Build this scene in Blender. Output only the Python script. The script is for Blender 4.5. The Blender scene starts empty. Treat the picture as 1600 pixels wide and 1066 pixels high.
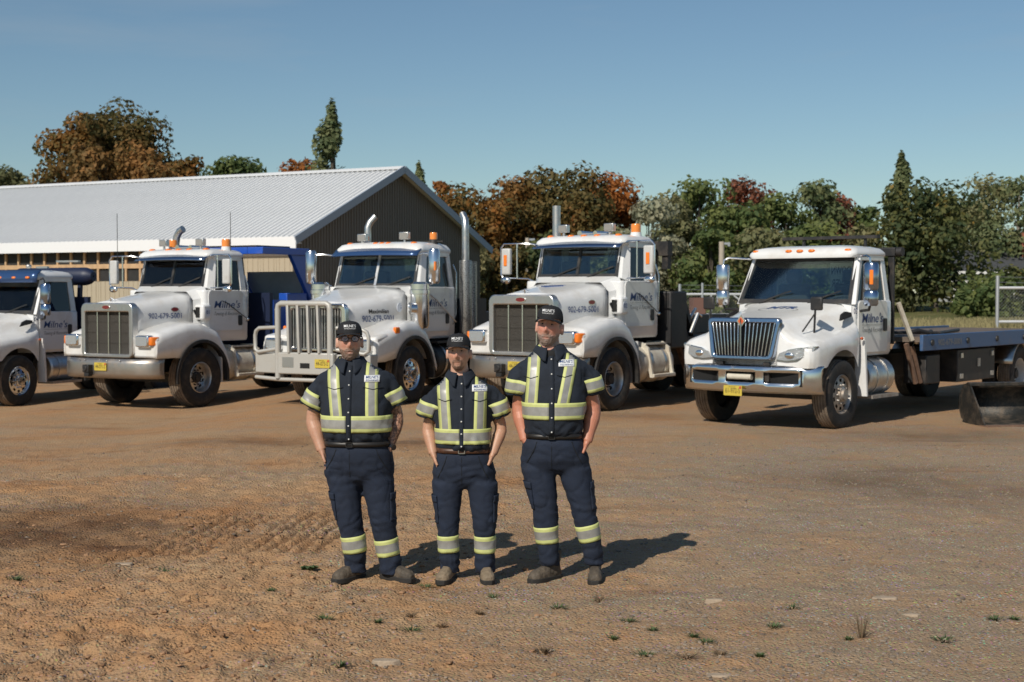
import bpy, bmesh, math, random
import numpy as np
from mathutils import Vector, Matrix, noise as mnoise
from mathutils.bvhtree import BVHTree

SC = bpy.context.scene
COL = SC.collection
R = math.radians
rnd = random.Random(7)

# ------------------------------------------------------------------ camera, sky, sun, exposure
SUN_EL, SUN_AZ = 40.0, 210.5          # azimuth the light comes from, clockwise from +Y (the view direction)
cam_d = bpy.data.cameras.new('camera')
cam = bpy.data.objects.new('camera', cam_d)
COL.objects.link(cam)
cam.location = (0, 0, 2.0)
cam.rotation_euler = (R(90 - 1.933), 0, 0)
cam_d.lens = 50; cam_d.sensor_width = 36
cam_d.clip_start = 0.1; cam_d.clip_end = 5000
cam_d.dof.use_dof = True; cam_d.dof.focus_distance = 9.9; cam_d.dof.aperture_fstop = 4.5
SC.camera = cam

W = bpy.data.worlds.new('World'); SC.world = W; W.use_nodes = True
wn, wl = W.node_tree.nodes, W.node_tree.links
wn.clear()
w_out = wn.new('ShaderNodeOutputWorld'); w_bg = wn.new('ShaderNodeBackground')
w_sky = wn.new('ShaderNodeTexSky'); w_sky.sky_type = 'NISHITA'
w_sky.sun_disc = False; w_sky.sun_elevation = R(SUN_EL); w_sky.sun_rotation = R(SUN_AZ)
w_sky.altitude = 50; w_sky.air_density = 1.0; w_sky.dust_density = 0.15; w_sky.ozone_density = 1.6
w_tc = wn.new('ShaderNodeTexCoord'); w_map = wn.new('ShaderNodeMapping')
w_map.inputs['Scale'].default_value = (2.2, 1.0, 15.0); w_map.inputs['Rotation'].default_value = (0, R(5), 0)
w_map.inputs['Location'].default_value = (0.9, 0.0, -0.35)
w_no = wn.new('ShaderNodeTexNoise'); w_no.inputs['Scale'].default_value = 1.7; w_no.inputs['Detail'].default_value = 7
w_no.inputs['Roughness'].default_value = 0.55
w_rmp = wn.new('ShaderNodeValToRGB')
w_rmp.color_ramp.elements[0].position = 0.50; w_rmp.color_ramp.elements[0].color = (0, 0, 0, 1)
w_rmp.color_ramp.elements[1].position = 0.74; w_rmp.color_ramp.elements[1].color = (.22, .22, .22, 1)
w_mix = wn.new('ShaderNodeMixRGB'); w_mix.inputs[2].default_value = (5.6, 6.2, 6.7, 1)
w_hsv = wn.new('ShaderNodeHueSaturation'); w_hsv.inputs['Saturation'].default_value = 1.0
wl.new(w_tc.outputs['Generated'], w_map.inputs['Vector']); wl.new(w_map.outputs[0], w_no.inputs['Vector'])
wl.new(w_no.outputs['Fac'], w_rmp.inputs[0]); wl.new(w_rmp.outputs[0], w_mix.inputs[0])
w_tint = wn.new('ShaderNodeMixRGB'); w_tint.blend_type = 'MULTIPLY'; w_tint.inputs[0].default_value = 1; w_tint.inputs[2].default_value = (.88, 1.01, 1.05, 1)
wl.new(w_sky.outputs[0], w_tint.inputs[1]); wl.new(w_tint.outputs[0], w_hsv.inputs['Color']); wl.new(w_hsv.outputs[0], w_mix.inputs[1])
wl.new(w_mix.outputs[0], w_bg.inputs[0]); wl.new(w_bg.outputs[0], w_out.inputs[0])
w_bg.inputs[1].default_value = 0.068

sun_d = bpy.data.lights.new('sun', 'SUN'); sun = bpy.data.objects.new('sun', sun_d); COL.objects.link(sun)
sun_d.energy = 4.1; sun_d.angle = R(0.53); sun_d.color = (1.0, 0.93, 0.82)
_a, _e = R(SUN_AZ), R(SUN_EL)
sun_dir = Vector((math.sin(_a) * math.cos(_e), math.cos(_a) * math.cos(_e), math.sin(_e)))   # towards the sun
sun.rotation_euler = (-sun_dir).to_track_quat('-Z', 'Y').to_euler()
sun.location = sun_dir * 60

SC.view_settings.view_transform = 'Standard'; SC.view_settings.look = 'None'
SC.view_settings.gamma = 1; SC.view_settings.exposure = 0.0
SC.view_settings.use_curve_mapping = False
SC.render.engine = 'CYCLES'

# ------------------------------------------------------------------ helpers
F_PX, HZ = 2222.0, 458.0
def smooth(t): t = min(1.0, max(0.0, t)); return t * t * (3 - 2 * t)
def ground_z(x, d):
    z = -(0.18 * smooth((-3.9 - x) / 2.1) + 0.09 * smooth((-8.5 - x) / 1.4)) * smooth((d - 12) / 12)
    z += max(0.0, min(d, 108.0) - 60.0) * 0.027 * smooth((x - 2.0) / 10)
    return z
def pix(px, py, d):                       # photo pixel + distance -> point
    return Vector(((px - 800) / F_PX * d, d, 2.0 - (py - HZ) / F_PX * d))

def tag(o, label=None, cat=None, group=None, kind=None):
    if label: o['label'] = label
    if cat: o['category'] = cat
    if group: o['group'] = group
    if kind: o['kind'] = kind
    return o
def thing(name, label, cat, loc=(0, 0, 0), rz=0.0, group=None):
    o = bpy.data.objects.new(name, None); COL.objects.link(o)
    o.location = loc; o.rotation_euler = (0, 0, rz); o.empty_display_size = 0.2
    return tag(o, label, cat, group)
def sub_empty(name, parent, loc=(0, 0, 0), rot=(0, 0, 0)):
    o = bpy.data.objects.new(name, None); COL.objects.link(o)
    o.parent = parent; o.location = loc; o.rotation_euler = rot; return o

def rrect(x0, x1, y0, y1, r, n=4):
    pts = []
    for cx, cy, a0 in ((x1 - r, y1 - r, 0), (x0 + r, y1 - r, 90), (x0 + r, y0 + r, 180), (x1 - r, y0 + r, 270)):
        for i in range(n + 1):
            a = R(a0 + 90.0 * i / n); pts.append((cx + r * math.cos(a), cy + r * math.sin(a)))
    return pts

class MB:
    def __init__(s): s.v = []; s.f = []; s.m = []
    def add(s, vs, fs, mi=0):
        b = len(s.v); s.v += [tuple(v) for v in vs]
        for f in fs: s.f.append(tuple(i + b for i in f)); s.m.append(mi)
        return s
    def box(s, x0, x1, y0, y1, z0, z1, mi=0):
        return s.add([(x0, y0, z0), (x1, y0, z0), (x1, y1, z0), (x0, y1, z0), (x0, y0, z1), (x1, y0, z1), (x1, y1, z1), (x0, y1, z1)],
                     [(0, 3, 2, 1), (4, 5, 6, 7), (0, 1, 5, 4), (1, 2, 6, 5), (2, 3, 7, 6), (3, 0, 4, 7)], mi)
    def bar(s, p0, p1, w, h, up=(0, 0, 1), mi=0):
        p0, p1 = Vector(p0), Vector(p1); t = (p1 - p0).normalized(); u = Vector(up)
        a = t.cross(u)
        if a.length < 1e-4: a = t.cross(Vector((0, 1, 0)))
        a.normalize(); b = a.cross(t).normalized(); a *= w / 2; b *= h / 2
        return s.add([p0 - a - b, p0 + a - b, p0 + a + b, p0 - a + b, p1 - a - b, p1 + a - b, p1 + a + b, p1 - a + b],
                     [(0, 1, 2, 3), (7, 6, 5, 4), (0, 4, 5, 1), (1, 5, 6, 2), (2, 6, 7, 3), (3, 7, 4, 0)], mi)
    def loft(s, rings, closed=True, c0=True, c1=True, mi=0):
        n = len(rings[0]); vs = [p for r in rings for p in r]; fs = []
        for i in range(len(rings) - 1):
            for j in range(n if closed else n - 1):
                k = (j + 1) % n; fs.append((i * n + j, i * n + k, (i + 1) * n + k, (i + 1) * n + j))
        if c0: fs.append(tuple(range(n - 1, -1, -1)))
        if c1: fs.append(tuple((len(rings) - 1) * n + j for j in range(n)))
        return s.add(vs, fs, mi)
    def tube(s, path, r, seg=8, caps=True, mi=0):
        path = [Vector(p) for p in path]; n = len(path)
        rs = r if isinstance(r, (list, tuple)) else [r] * n
        rings = []; ref = None
        for i, p in enumerate(path):
            t = (path[min(i + 1, n - 1)] - path[max(i - 1, 0)]).normalized()
            if ref is None:
                ref = t.cross(Vector((0, 0, 1)))
                if ref.length < 1e-3: ref = t.cross(Vector((0, 1, 0)))
            ref = (ref - t * ref.dot(t)).normalized(); b = t.cross(ref)
            rings.append([p + (ref * math.cos(2 * math.pi * k / seg) + b * math.sin(2 * math.pi * k / seg)) * rs[i] for k in range(seg)])
        return s.loft(rings, True, caps, caps, mi)
    def cyl(s, p0, p1, r0, r1=None, seg=16, mi=0):
        return s.tube([p0, p1], [r0, r0 if r1 is None else r1], seg, True, mi)
    def lathe(s, prof, org, axis='x', seg=32, mi=0, sx=1):   # prof: (radius, position along axis)
        rings = []
        for r, h in prof:
            ring = []
            for k in range(seg):
                a = 2 * math.pi * k / seg; c, q = r * math.cos(a), r * math.sin(a)
                p = {'x': (h * sx, c, q), 'y': (c, h, q), 'z': (c, q, h)}[axis]
                ring.append((p[0] + org[0], p[1] + org[1], p[2] + org[2]))
            rings.append(ring)
        return s.loft(rings, True, False, False, mi)
    def grid(s, fn, nu, nv, mi=0):
        vs = [fn(i / nu, j / nv) for i in range(nu + 1) for j in range(nv + 1)]
        fs = [(i * (nv + 1) + j, (i + 1) * (nv + 1) + j, (i + 1) * (nv + 1) + j + 1, i * (nv + 1) + j + 1) for i in range(nu) for j in range(nv)]
        return s.add(vs, fs, mi)
    def prism(s, poly, fn, t, mi=0):          # poly of (a, b); fn(a, b, t) -> point
        n = len(poly); vs = [fn(a, b, 0) for a, b in poly] + [fn(a, b, t) for a, b in poly]
        fs = [tuple(range(n)), tuple(range(2 * n - 1, n - 1, -1))] + [(i, n + i, n + (i + 1) % n, (i + 1) % n) for i in range(n)]
        return s.add(vs, fs, mi)
    def hole(s, outer, inner, fn, t, mi=0):   # frame between two polygons with the same point count
        n = len(outer); vs = []
        for k in (0, t): vs += [fn(a, b, k) for a, b in outer] + [fn(a, b, k) for a, b in inner]
        fs = []
        for i in range(n):
            j = (i + 1) % n
            fs += [(i, j, n + j, n + i), (2 * n + j, 2 * n + i, 3 * n + i, 3 * n + j), (i, 2 * n + i, 2 * n + j, j), (n + j, 3 * n + j, 3 * n + i, n + i)]
        return s.add(vs, fs, mi)
    def ball(s, c, rx, ry, rz, nu=12, nv=8, mi=0):
        rings = []
        for j in range(1, nv):
            b = math.pi * j / nv
            rings.append([(c[0] + rx * math.sin(b) * math.cos(2 * math.pi * k / nu), c[1] + ry * math.sin(b) * math.sin(2 * math.pi * k / nu), c[2] - rz * math.cos(b)) for k in range(nu)])
        return s.loft(rings, True, True, True, mi)
    def mirror(s):
        n = len(s.v); s.v += [(-x, y, z) for x, y, z in s.v]
        s.f += [tuple(i + n for i in reversed(f)) for f in s.f]; s.m += list(s.m); return s
    def mesh(s, name, mats, smooth_deg=35):
        me = bpy.data.meshes.new(name); me.from_pydata(s.v, [], s.f); 
        for m in (mats if isinstance(mats, (list, tuple)) else [mats]): me.materials.append(M[m])
        me.polygons.foreach_set('material_index', s.m)
        bm = bmesh.new(); bm.from_mesh(me); bmesh.ops.recalc_face_normals(bm, faces=bm.faces); bm.to_mesh(me); bm.free()
        if smooth_deg:
            me.shade_smooth(); me.set_sharp_from_angle(angle=R(smooth_deg))
        me.update(); return me
    def obj(s, name, mats, parent=None, smooth_deg=35, bevel=0, loc=None, solid=0, subsurf=0):
        me = s.mesh(name, mats, smooth_deg)
        o = bpy.data.objects.new(name, me); COL.objects.link(o); o.parent = parent
        if loc is not None: o.location = loc
        if subsurf:
            m = o.modifiers.new('s', 'SUBSURF'); m.levels = subsurf; m.render_levels = subsurf
        if solid:
            m = o.modifiers.new('t', 'SOLIDIFY'); m.thickness = solid; m.offset = -1
        if bevel:
            m = o.modifiers.new('b', 'BEVEL'); m.width = bevel; m.segments = 2; m.limit_method = 'ANGLE'; m.angle_limit = R(40)
        return o
    def bvh(s): return BVHTree.FromPolygons([Vector(v) for v in s.v], s.f)
def copy_tree(o, parent=None):
    c = o.copy(); COL.objects.link(c); c.parent = parent
    for ch in list(o.children): copy_tree(ch, c)
    return c
def place(me, name, parent=None, loc=(0, 0, 0), rot=(0, 0, 0), scale=(1, 1, 1)):
    o = bpy.data.objects.new(name, me); COL.objects.link(o); o.parent = parent
    o.location = loc; o.rotation_euler = rot; o.scale = scale; return o

_txt = {}
def text_geo(s, shear=0.0, bold=0.0):      # flat lettering, cap height 1, origin centred
    k = (s, shear, bold)
    if k not in _txt:
        cu = bpy.data.curves.new('t', 'FONT'); cu.body = s; cu.shear = shear; cu.offset = bold; cu.size = 1.4; cu.resolution_u = 3
        o = bpy.data.objects.new('t', cu); COL.objects.link(o)
        dg = bpy.context.evaluated_depsgraph_get(); dg.update()
        me = o.evaluated_get(dg).to_mesh()
        v = [tuple(p.co)[:2] for p in me.vertices]; f = [tuple(p.vertices) for p in me.polygons]
        o.evaluated_get(dg).to_mesh_clear(); bpy.data.objects.remove(o); bpy.data.curves.remove(cu)
        xs = [p[0] for p in v]; ys = [p[1] for p in v]; cx = (min(xs) + max(xs)) / 2; 
        _txt[k] = ([(x - cx, y) for x, y in v], f, max(xs) - min(xs))
    return _txt[k]
def lettering(name, s, mat, parent, org, U, V, height, width=None, shear=0.0, bold=0.0, bvh=None, ray=None, off=0.003):
    """flat print laid on a surface: org is the middle of the base line"""
    v, f, w = text_geo(s, shear, bold); U, V, org = Vector(U).normalized(), Vector(V).normalized(), Vector(org)
    sx = (width / w) if width else height; mb = MB(); n = U.cross(V); out = []
    for a, b in v:
        p = org + U * (a * sx) + V * (b * height)
        if bvh:
            d = Vector(ray); h = bvh.ray_cast(p - d * 0.4, d, 1.0)
            p = (h[0] - d * off) if h[0] else p
        else: p = p + n * off
        out.append(p)
    mb.add(out, f); return mb.obj(name, mat, parent, None)

# ------------------------------------------------------------------ materials
M = {}
def mat(name, col, rough=0.5, metal=0.0, var=0.0, vscale=3.0, col2=None, bump=0.0, bscale=40.0, coat=0.0, spec=0.5, dirt=None, dscale=1.5, dlo=0.5, dhi=0.75, island=0.0, tc='Object'):
    m = bpy.data.materials.new(name); m.use_nodes = True; nt = m.node_tree; N, L = nt.nodes, nt.links
    b = N['Principled BSDF']; b.inputs['Roughness'].default_value = rough; b.inputs['Metallic'].default_value = metal
    b.inputs['Coat Weight'].default_value = coat; b.inputs['Specular IOR Level'].default_value = spec
    c4 = lambda c: (c[0], c[1], c[2], 1)
    b.inputs['Base Color'].default_value = c4(col)
    t = N.new('ShaderNodeTexCoord'); sock = None
    if var or col2:
        n = N.new('ShaderNodeTexNoise'); n.inputs['Scale'].default_value = vscale; n.inputs['Detail'].default_value = 6; n.inputs['Roughness'].default_value = .65
        L.new(t.outputs[tc], n.inputs['Vector'])
        r = N.new('ShaderNodeValToRGB'); r.color_ramp.elements[0].position = .3; r.color_ramp.elements[1].position = .7
        c2 = col2 or tuple(min(1, c * (1 + var)) for c in col); c1 = col if col2 else tuple(c * (1 - var) for c in col)
        r.color_ramp.elements[0].color = c4(c1); r.color_ramp.elements[1].color = c4(c2)
        L.new(n.outputs['Fac'], r.inputs[0]); sock = r.outputs[0]
    if island:
        g = N.new('ShaderNodeNewGeometry'); mr = N.new('ShaderNodeMapRange'); mr.inputs['To Min'].default_value = 1 - island; mr.inputs['To Max'].default_value = 1 + island
        L.new(g.outputs['Random Per Island'], mr.inputs['Value'])
        x = N.new('ShaderNodeMixRGB'); x.blend_type = 'MULTIPLY'; x.inputs[0].default_value = 1; x.inputs[1].default_value = c4(col)
        if sock: L.new(sock, x.inputs[1])
        L.new(mr.outputs[0], x.inputs[2]); sock = x.outputs[0]
    if dirt:
        n = N.new('ShaderNodeTexNoise'); n.inputs['Scale'].default_value = dscale; n.inputs['Detail'].default_value = 8; n.inputs['Roughness'].default_value = .7
        L.new(t.outputs[tc], n.inputs['Vector'])
        r = N.new('ShaderNodeMapRange'); r.inputs['From Min'].default_value = dlo; r.inputs['From Max'].default_value = dhi; L.new(n.outputs['Fac'], r.inputs['Value'])
        x = N.new('ShaderNodeMixRGB'); x.inputs[1].default_value = c4(col); x.inputs[2].default_value = c4(dirt)
        if sock: L.new(sock, x.inputs[1])
        L.new(r.outputs[0], x.inputs[0]); sock = x.outputs[0]
        rr = N.new('ShaderNodeMapRange'); rr.inputs['To Min'].default_value = rough; rr.inputs['To Max'].default_value = max(rough, .75)
        L.new(r.outputs[0], rr.inputs['Value']); L.new(rr.outputs[0], b.inputs['Roughness'])
    if sock: L.new(sock, b.inputs['Base Color'])
    if bump:
        n = N.new('ShaderNodeTexNoise'); n.inputs['Scale'].default_value = bscale; n.inputs['Detail'].default_value = 5
        L.new(t.outputs[tc], n.inputs['Vector'])
        bp = N.new('ShaderNodeBump'); bp.inputs['Strength'].default_value = bump; bp.inputs['Distance'].default_value = .02
        L.new(n.outputs['Fac'], bp.inputs['Height']); L.new(bp.outputs[0], b.inputs['Normal'])
    M[name] = m; return m
def glass(name, tint, refl=1.0):
    m = bpy.data.materials.new(name); m.use_nodes = True; nt = m.node_tree; N, L = nt.nodes, nt.links
    N.remove(N['Principled BSDF']); o = N['Material Output']
    t = N.new('ShaderNodeBsdfTransparent'); t.inputs[0].default_value = (*tint, 1)
    g = N.new('ShaderNodeBsdfGlossy'); g.inputs['Roughness'].default_value = .02; g.inputs[0].default_value = (refl, refl, refl, 1)
    f = N.new('ShaderNodeFresnel'); f.inputs[0].default_value = 1.55; x = N.new('ShaderNodeMixShader')
    L.new(f.outputs[0], x.inputs[0]); L.new(t.outputs[0], x.inputs[1]); L.new(g.outputs[0], x.inputs[2]); L.new(x.outputs[0], o.inputs[0])
    M[name] = m; return m
DUST = (.30, .21, .14)
mat('white_paint', (.74, .74, .73), .28, coat=.6, dirt=(.50, .44, .36), dscale=1.6, dlo=.48, dhi=.92)
mat('white_trim', (.52, .52, .51), .4, dirt=(.36, .32, .27), dscale=5, dlo=.5, dhi=.9)
mat('cream_metal', (.60, .56, .47), .5, dirt=(.33, .25, .17), dscale=3, dlo=.45, dhi=.8)
mat('guard_metal', (.47, .46, .425), .45, metal=.2, dirt=(.40, .34, .27), dscale=3, dlo=.5, dhi=.9)
mat('chrome', (.74, .75, .76), .17, 1.0, dirt=(.45, .40, .34), dscale=4, dlo=.62, dhi=1.0)
mat('sky_blue_chrome', (.36, .42, .52), .14, 1.0)  # sky reflection tinted into the chrome's base colour
mat('blue_visor', (.03, .075, .19), .25, .3, coat=.5)
mat('alu', (.62, .62, .61), .34, 1.0, dirt=(.42, .36, .29), dscale=3.5, dlo=.45, dhi=.85)
mat('dusty_alu', (.50, .48, .45), .45, .8, dirt=(.34, .26, .19), dscale=5, dlo=.4, dhi=.7)
mat('steel_bumper', (.46, .43, .39), .33, .9, dirt=(.36, .28, .21), dscale=2.2, dlo=.42, dhi=.8)
mat('black_plastic', (.018, .018, .019), .5, dirt=(.10, .08, .06), dscale=4, dlo=.5, dhi=.9)
mat('black_steel', (.016, .016, .017), .55, dirt=(.11, .085, .065), dscale=2.5, dlo=.48, dhi=.85)
mat('dark_void', (.006, .006, .006), .8)
mat('interior', (.06, .06, .062), .8)
mat('interior_grey', (.24, .235, .22), .8)
mat('rubber', (.016, .016, .016), .75, dirt=(.10, .075, .055), dscale=6, dlo=.5, dhi=.85, bump=.3, bscale=60)
mat('tread', (.20, .155, .115), .9, var=.35, vscale=9, bump=.5, bscale=50)
mat('grille_mesh', (.085, .078, .068), .6, .5, bump=1.0, bscale=160)
mat('amber', (.85, .20, .015), .25, coat=.5)
mat('amber_dome', (.80, .25, .04), .2, coat=.6)
mat('lens', (.55, .57, .58), .08, .6, coat=.8, bump=.5, bscale=55)
mat('decal_blue', (.022, .06, .19), .5)
mat('decal_grey', (.22, .22, .22), .5)
mat('decal_black', (.02, .02, .02), .5)
mat('decal_pale', (.62, .66, .72), .5)
mat('badge_red', (.16, .012, .016), .3, coat=.5)
mat('badge_orange', (.62, .12, .035), .35)
mat('plate_yellow', (.56, .43, .06), .5)
mat('plate_ink', (.16, .12, .03), .6)
mat('plate_red', (.5, .08, .05), .6)
mat('dump_blue', (.016, .085, .45), .38, coat=.3, dirt=(.10, .12, .2), dscale=2, dlo=.55, dhi=.95)
mat('navy_and_shaded_blue', (.010, .018, .05), .5)
mat('panel_grey', (.42, .42, .40), .6, var=.12)
mat('deck_blue', (.035, .095, .22), .45, .0, dirt=(.20, .17, .15), dscale=2.5, dlo=.55, dhi=.95)
mat('rusty_deck', (.13, .10, .078), .8, var=.3, vscale=4)
mat('rust_brown', (.17, .10, .065), .8, var=.35, vscale=9)
mat('bucket_steel', (.035, .036, .034), .5, .5, dirt=(.17, .13, .095), dscale=5, dlo=.45, dhi=.75, bump=.25, bscale=30)
glass('glass_screen', (.80, .88, .86)); glass('glass_side', (.50, .53, .53))
M_order = None
# ================================================================== ground
def mat_ground():
    m = bpy.data.materials.new('dirt'); m.use_nodes = True; nt = m.node_tree; N, L = nt.nodes, nt.links
    b = N['Principled BSDF']; b.inputs['Roughness'].default_value = .95; b.inputs['Specular IOR Level'].default_value = .2
    g = N.new('ShaderNodeNewGeometry'); pos = g.outputs['Position']
    def noise(scale, detail=6, rough=.6, stretch=None):
        n = N.new('ShaderNodeTexNoise'); n.inputs['Scale'].default_value = scale; n.inputs['Detail'].default_value = detail; n.inputs['Roughness'].default_value = rough
        if stretch:
            mp = N.new('ShaderNodeMapping'); mp.inputs['Scale'].default_value = stretch; L.new(pos, mp.inputs[0]); L.new(mp.outputs[0], n.inputs['Vector'])
        else: L.new(pos, n.inputs['Vector'])
        return n.outputs['Fac']
    def ramp(s, lo, hi):
        r = N.new('ShaderNodeMapRange'); r.inputs['From Min'].default_value = lo; r.inputs['From Max'].default_value = hi; L.new(s, r.inputs['Value']); return r.outputs[0]
    def mix(fac, a, c, mode='MIX'):
        x = N.new('ShaderNodeMixRGB'); x.blend_type = mode
        for k, s in ((0, fac), (1, a), (2, c)):
            if isinstance(s, (tuple, float, int)): x.inputs[k].default_value = (*s, 1) if isinstance(s, tuple) else s
            else: L.new(s, x.inputs[k])
        return x.outputs[0]
    c = mix(ramp(noise(.55, 5), .38, .62), (0.440, 0.251, 0.132), (0.440, 0.295, 0.180))
    at = N.new('ShaderNodeAttribute'); at.attribute_name = 'gravel'
    damp_and_grooves = N.new('ShaderNodeAttribute'); damp_and_grooves.attribute_name = 'damp_and_grooves'
    gr_f = N.new('ShaderNodeMath'); gr_f.operation = 'MULTIPLY_ADD'; L.new(ramp(noise(1.3, 8, .7), .3, .7), gr_f.inputs[0]); gr_f.inputs[1].default_value = 1.0
    sb = N.new('ShaderNodeMath'); sb.operation = 'SUBTRACT'; L.new(at.outputs['Fac'], sb.inputs[0]); sb.inputs[1].default_value = .62; L.new(sb.outputs[0], gr_f.inputs[2])
    gr_f.use_clamp = True
    c = mix(gr_f.outputs[0], c, (.325, .25, .185))
    c = mix(ramp(noise(3.2, 7, .7), .55, .78), c, (0.378, 0.198, 0.097))
    c = mix(ramp(noise(2.0, 6, .65, (.35, 1.6, 1)), .60, .75), c, (0.458, 0.326, 0.211))
    v = N.new('ShaderNodeTexVoronoi'); v.inputs['Scale'].default_value = 38; L.new(pos, v.inputs['Vector'])
    c = mix(mix(1.0, ramp(v.outputs['Distance'], .34, .2), gr_f.outputs[0], 'MULTIPLY'), c, mix(.5, v.outputs['Color'], (.33, .29, .24)))
    c = mix(ramp(noise(70, 4, .7), .3, .8), c, mix(1.0, c, (.74, .72, .70), 'MULTIPLY'))
    c = mix(ramp(noise(9, 8, .75), .58, .72), c, mix(1.0, c, (.66, .60, .56), 'MULTIPLY'))  # dark flecks: small clod shadows, ruts and footprints put into the colour
    c = mix(ramp(noise(16, 7, .8, (1, 2.2, 1)), .63, .70), c, mix(1.0, c, (1.25, 1.22, 1.2), 'MULTIPLY'))
    c = mix(ramp(noise(1.1, 7, .7, (.4, 1.5, 1)), .56, .70), c, mix(1.0, c, (.72, .66, .62), 'MULTIPLY'))
    c = mix(damp_and_grooves.outputs['Fac'], c, mix(1.0, c, (.34, .28, .25), 'MULTIPLY'))
    gm = N.new('ShaderNodeAttribute'); gm.attribute_name = 'grass'
    gc = mix(ramp(noise(.9, 6, .7), .35, .65), (.075, .098, .035), (.17, .15, .07))
    c = mix(gm.outputs['Fac'], c, gc)
    c = mix(1.0, c, (1.0, .97, .87), 'MULTIPLY')
    c = mix(1.0, c, (1.06, 1.06, 1.07), 'MULTIPLY')
    L.new(c, b.inputs['Base Color'])
    vc = N.new('ShaderNodeTexVoronoi'); vc.inputs['Scale'].default_value = 42; L.new(pos, vc.inputs['Vector'])
    h = mix(.45, mix(.5, noise(22, 9, .78), noise(120, 3, .6)), ramp(vc.outputs['Distance'], .05, .55)); bp = N.new('ShaderNodeBump'); bp.inputs['Strength'].default_value = .85; bp.inputs['Distance'].default_value = .03
    L.new(h, bp.inputs['Height']); L.new(bp.outputs[0], b.inputs['Normal'])
    M['dirt'] = m
mat_ground()

def vnoise(x, y, seed=0):
    xi, yi = np.floor(x).astype(np.int64), np.floor(y).astype(np.int64); fx, fy = x - xi, y - yi
    fx = fx * fx * (3 - 2 * fx); fy = fy * fy * (3 - 2 * fy)
    def h(a, b):
        n = (a * 374761393 + b * 668265263 + seed * 982451653) & 0xffffffff
        n = ((n ^ (n >> 13)) * 1274126177) & 0xffffffff
        return ((n ^ (n >> 16)) & 0xffff) / 65535.0
    return (h(xi, yi) * (1 - fx) + h(xi + 1, yi) * fx) * (1 - fy) + (h(xi, yi + 1) * (1 - fx) + h(xi + 1, yi + 1) * fx) * fy
def fbm(x, y, o=4, seed=0):
    s, a = 0, .5
    for i in range(o): s = s + a * vnoise(x * 2 ** i, y * 2 ** i, seed + i); a *= .5
    return s
def npix(px, py):          # pixel on flat ground -> x, d
    d = 2.0 * F_PX / (py - HZ); return (px - 800) / F_PX * d, d
def sstep(a, b, t):
    t = np.clip((t - a) / (b - a), 0, 1); return t * t * (3 - 2 * t)
DAMP = []                  # soft damp / dug-over patches: centre, radii, angle, strength
for px, py, rx, ry, s in ((90, 830, 1.5, .8, 1.0), (30, 845, 1.2, .5, .8), (400, 690, 1.5, .35, .55), (640, 693, 1.6, .3, .6), (1370, 752, 1.5, .5, .55), (1500, 770, 1.3, .5, .5), (1390, 735, 1.0, .3, .4), (860, 752, .8, .3, .35),
                          (545, 800, .7, .35, .35), (1480, 680, 2.2, .5, .5), (905, 865, .5, .25, .3), (830, 835, .6, .2, .35), (990, 650, 2.5, .3, .3)):
    x, d = npix(px, py); DAMP.append((x, d, rx, ry, s))
TRACKS = [((245, 868), (395, 800), .36), ((432, 866), (535, 798), .40), ((120, 880), (245, 868), .34)]
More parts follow.
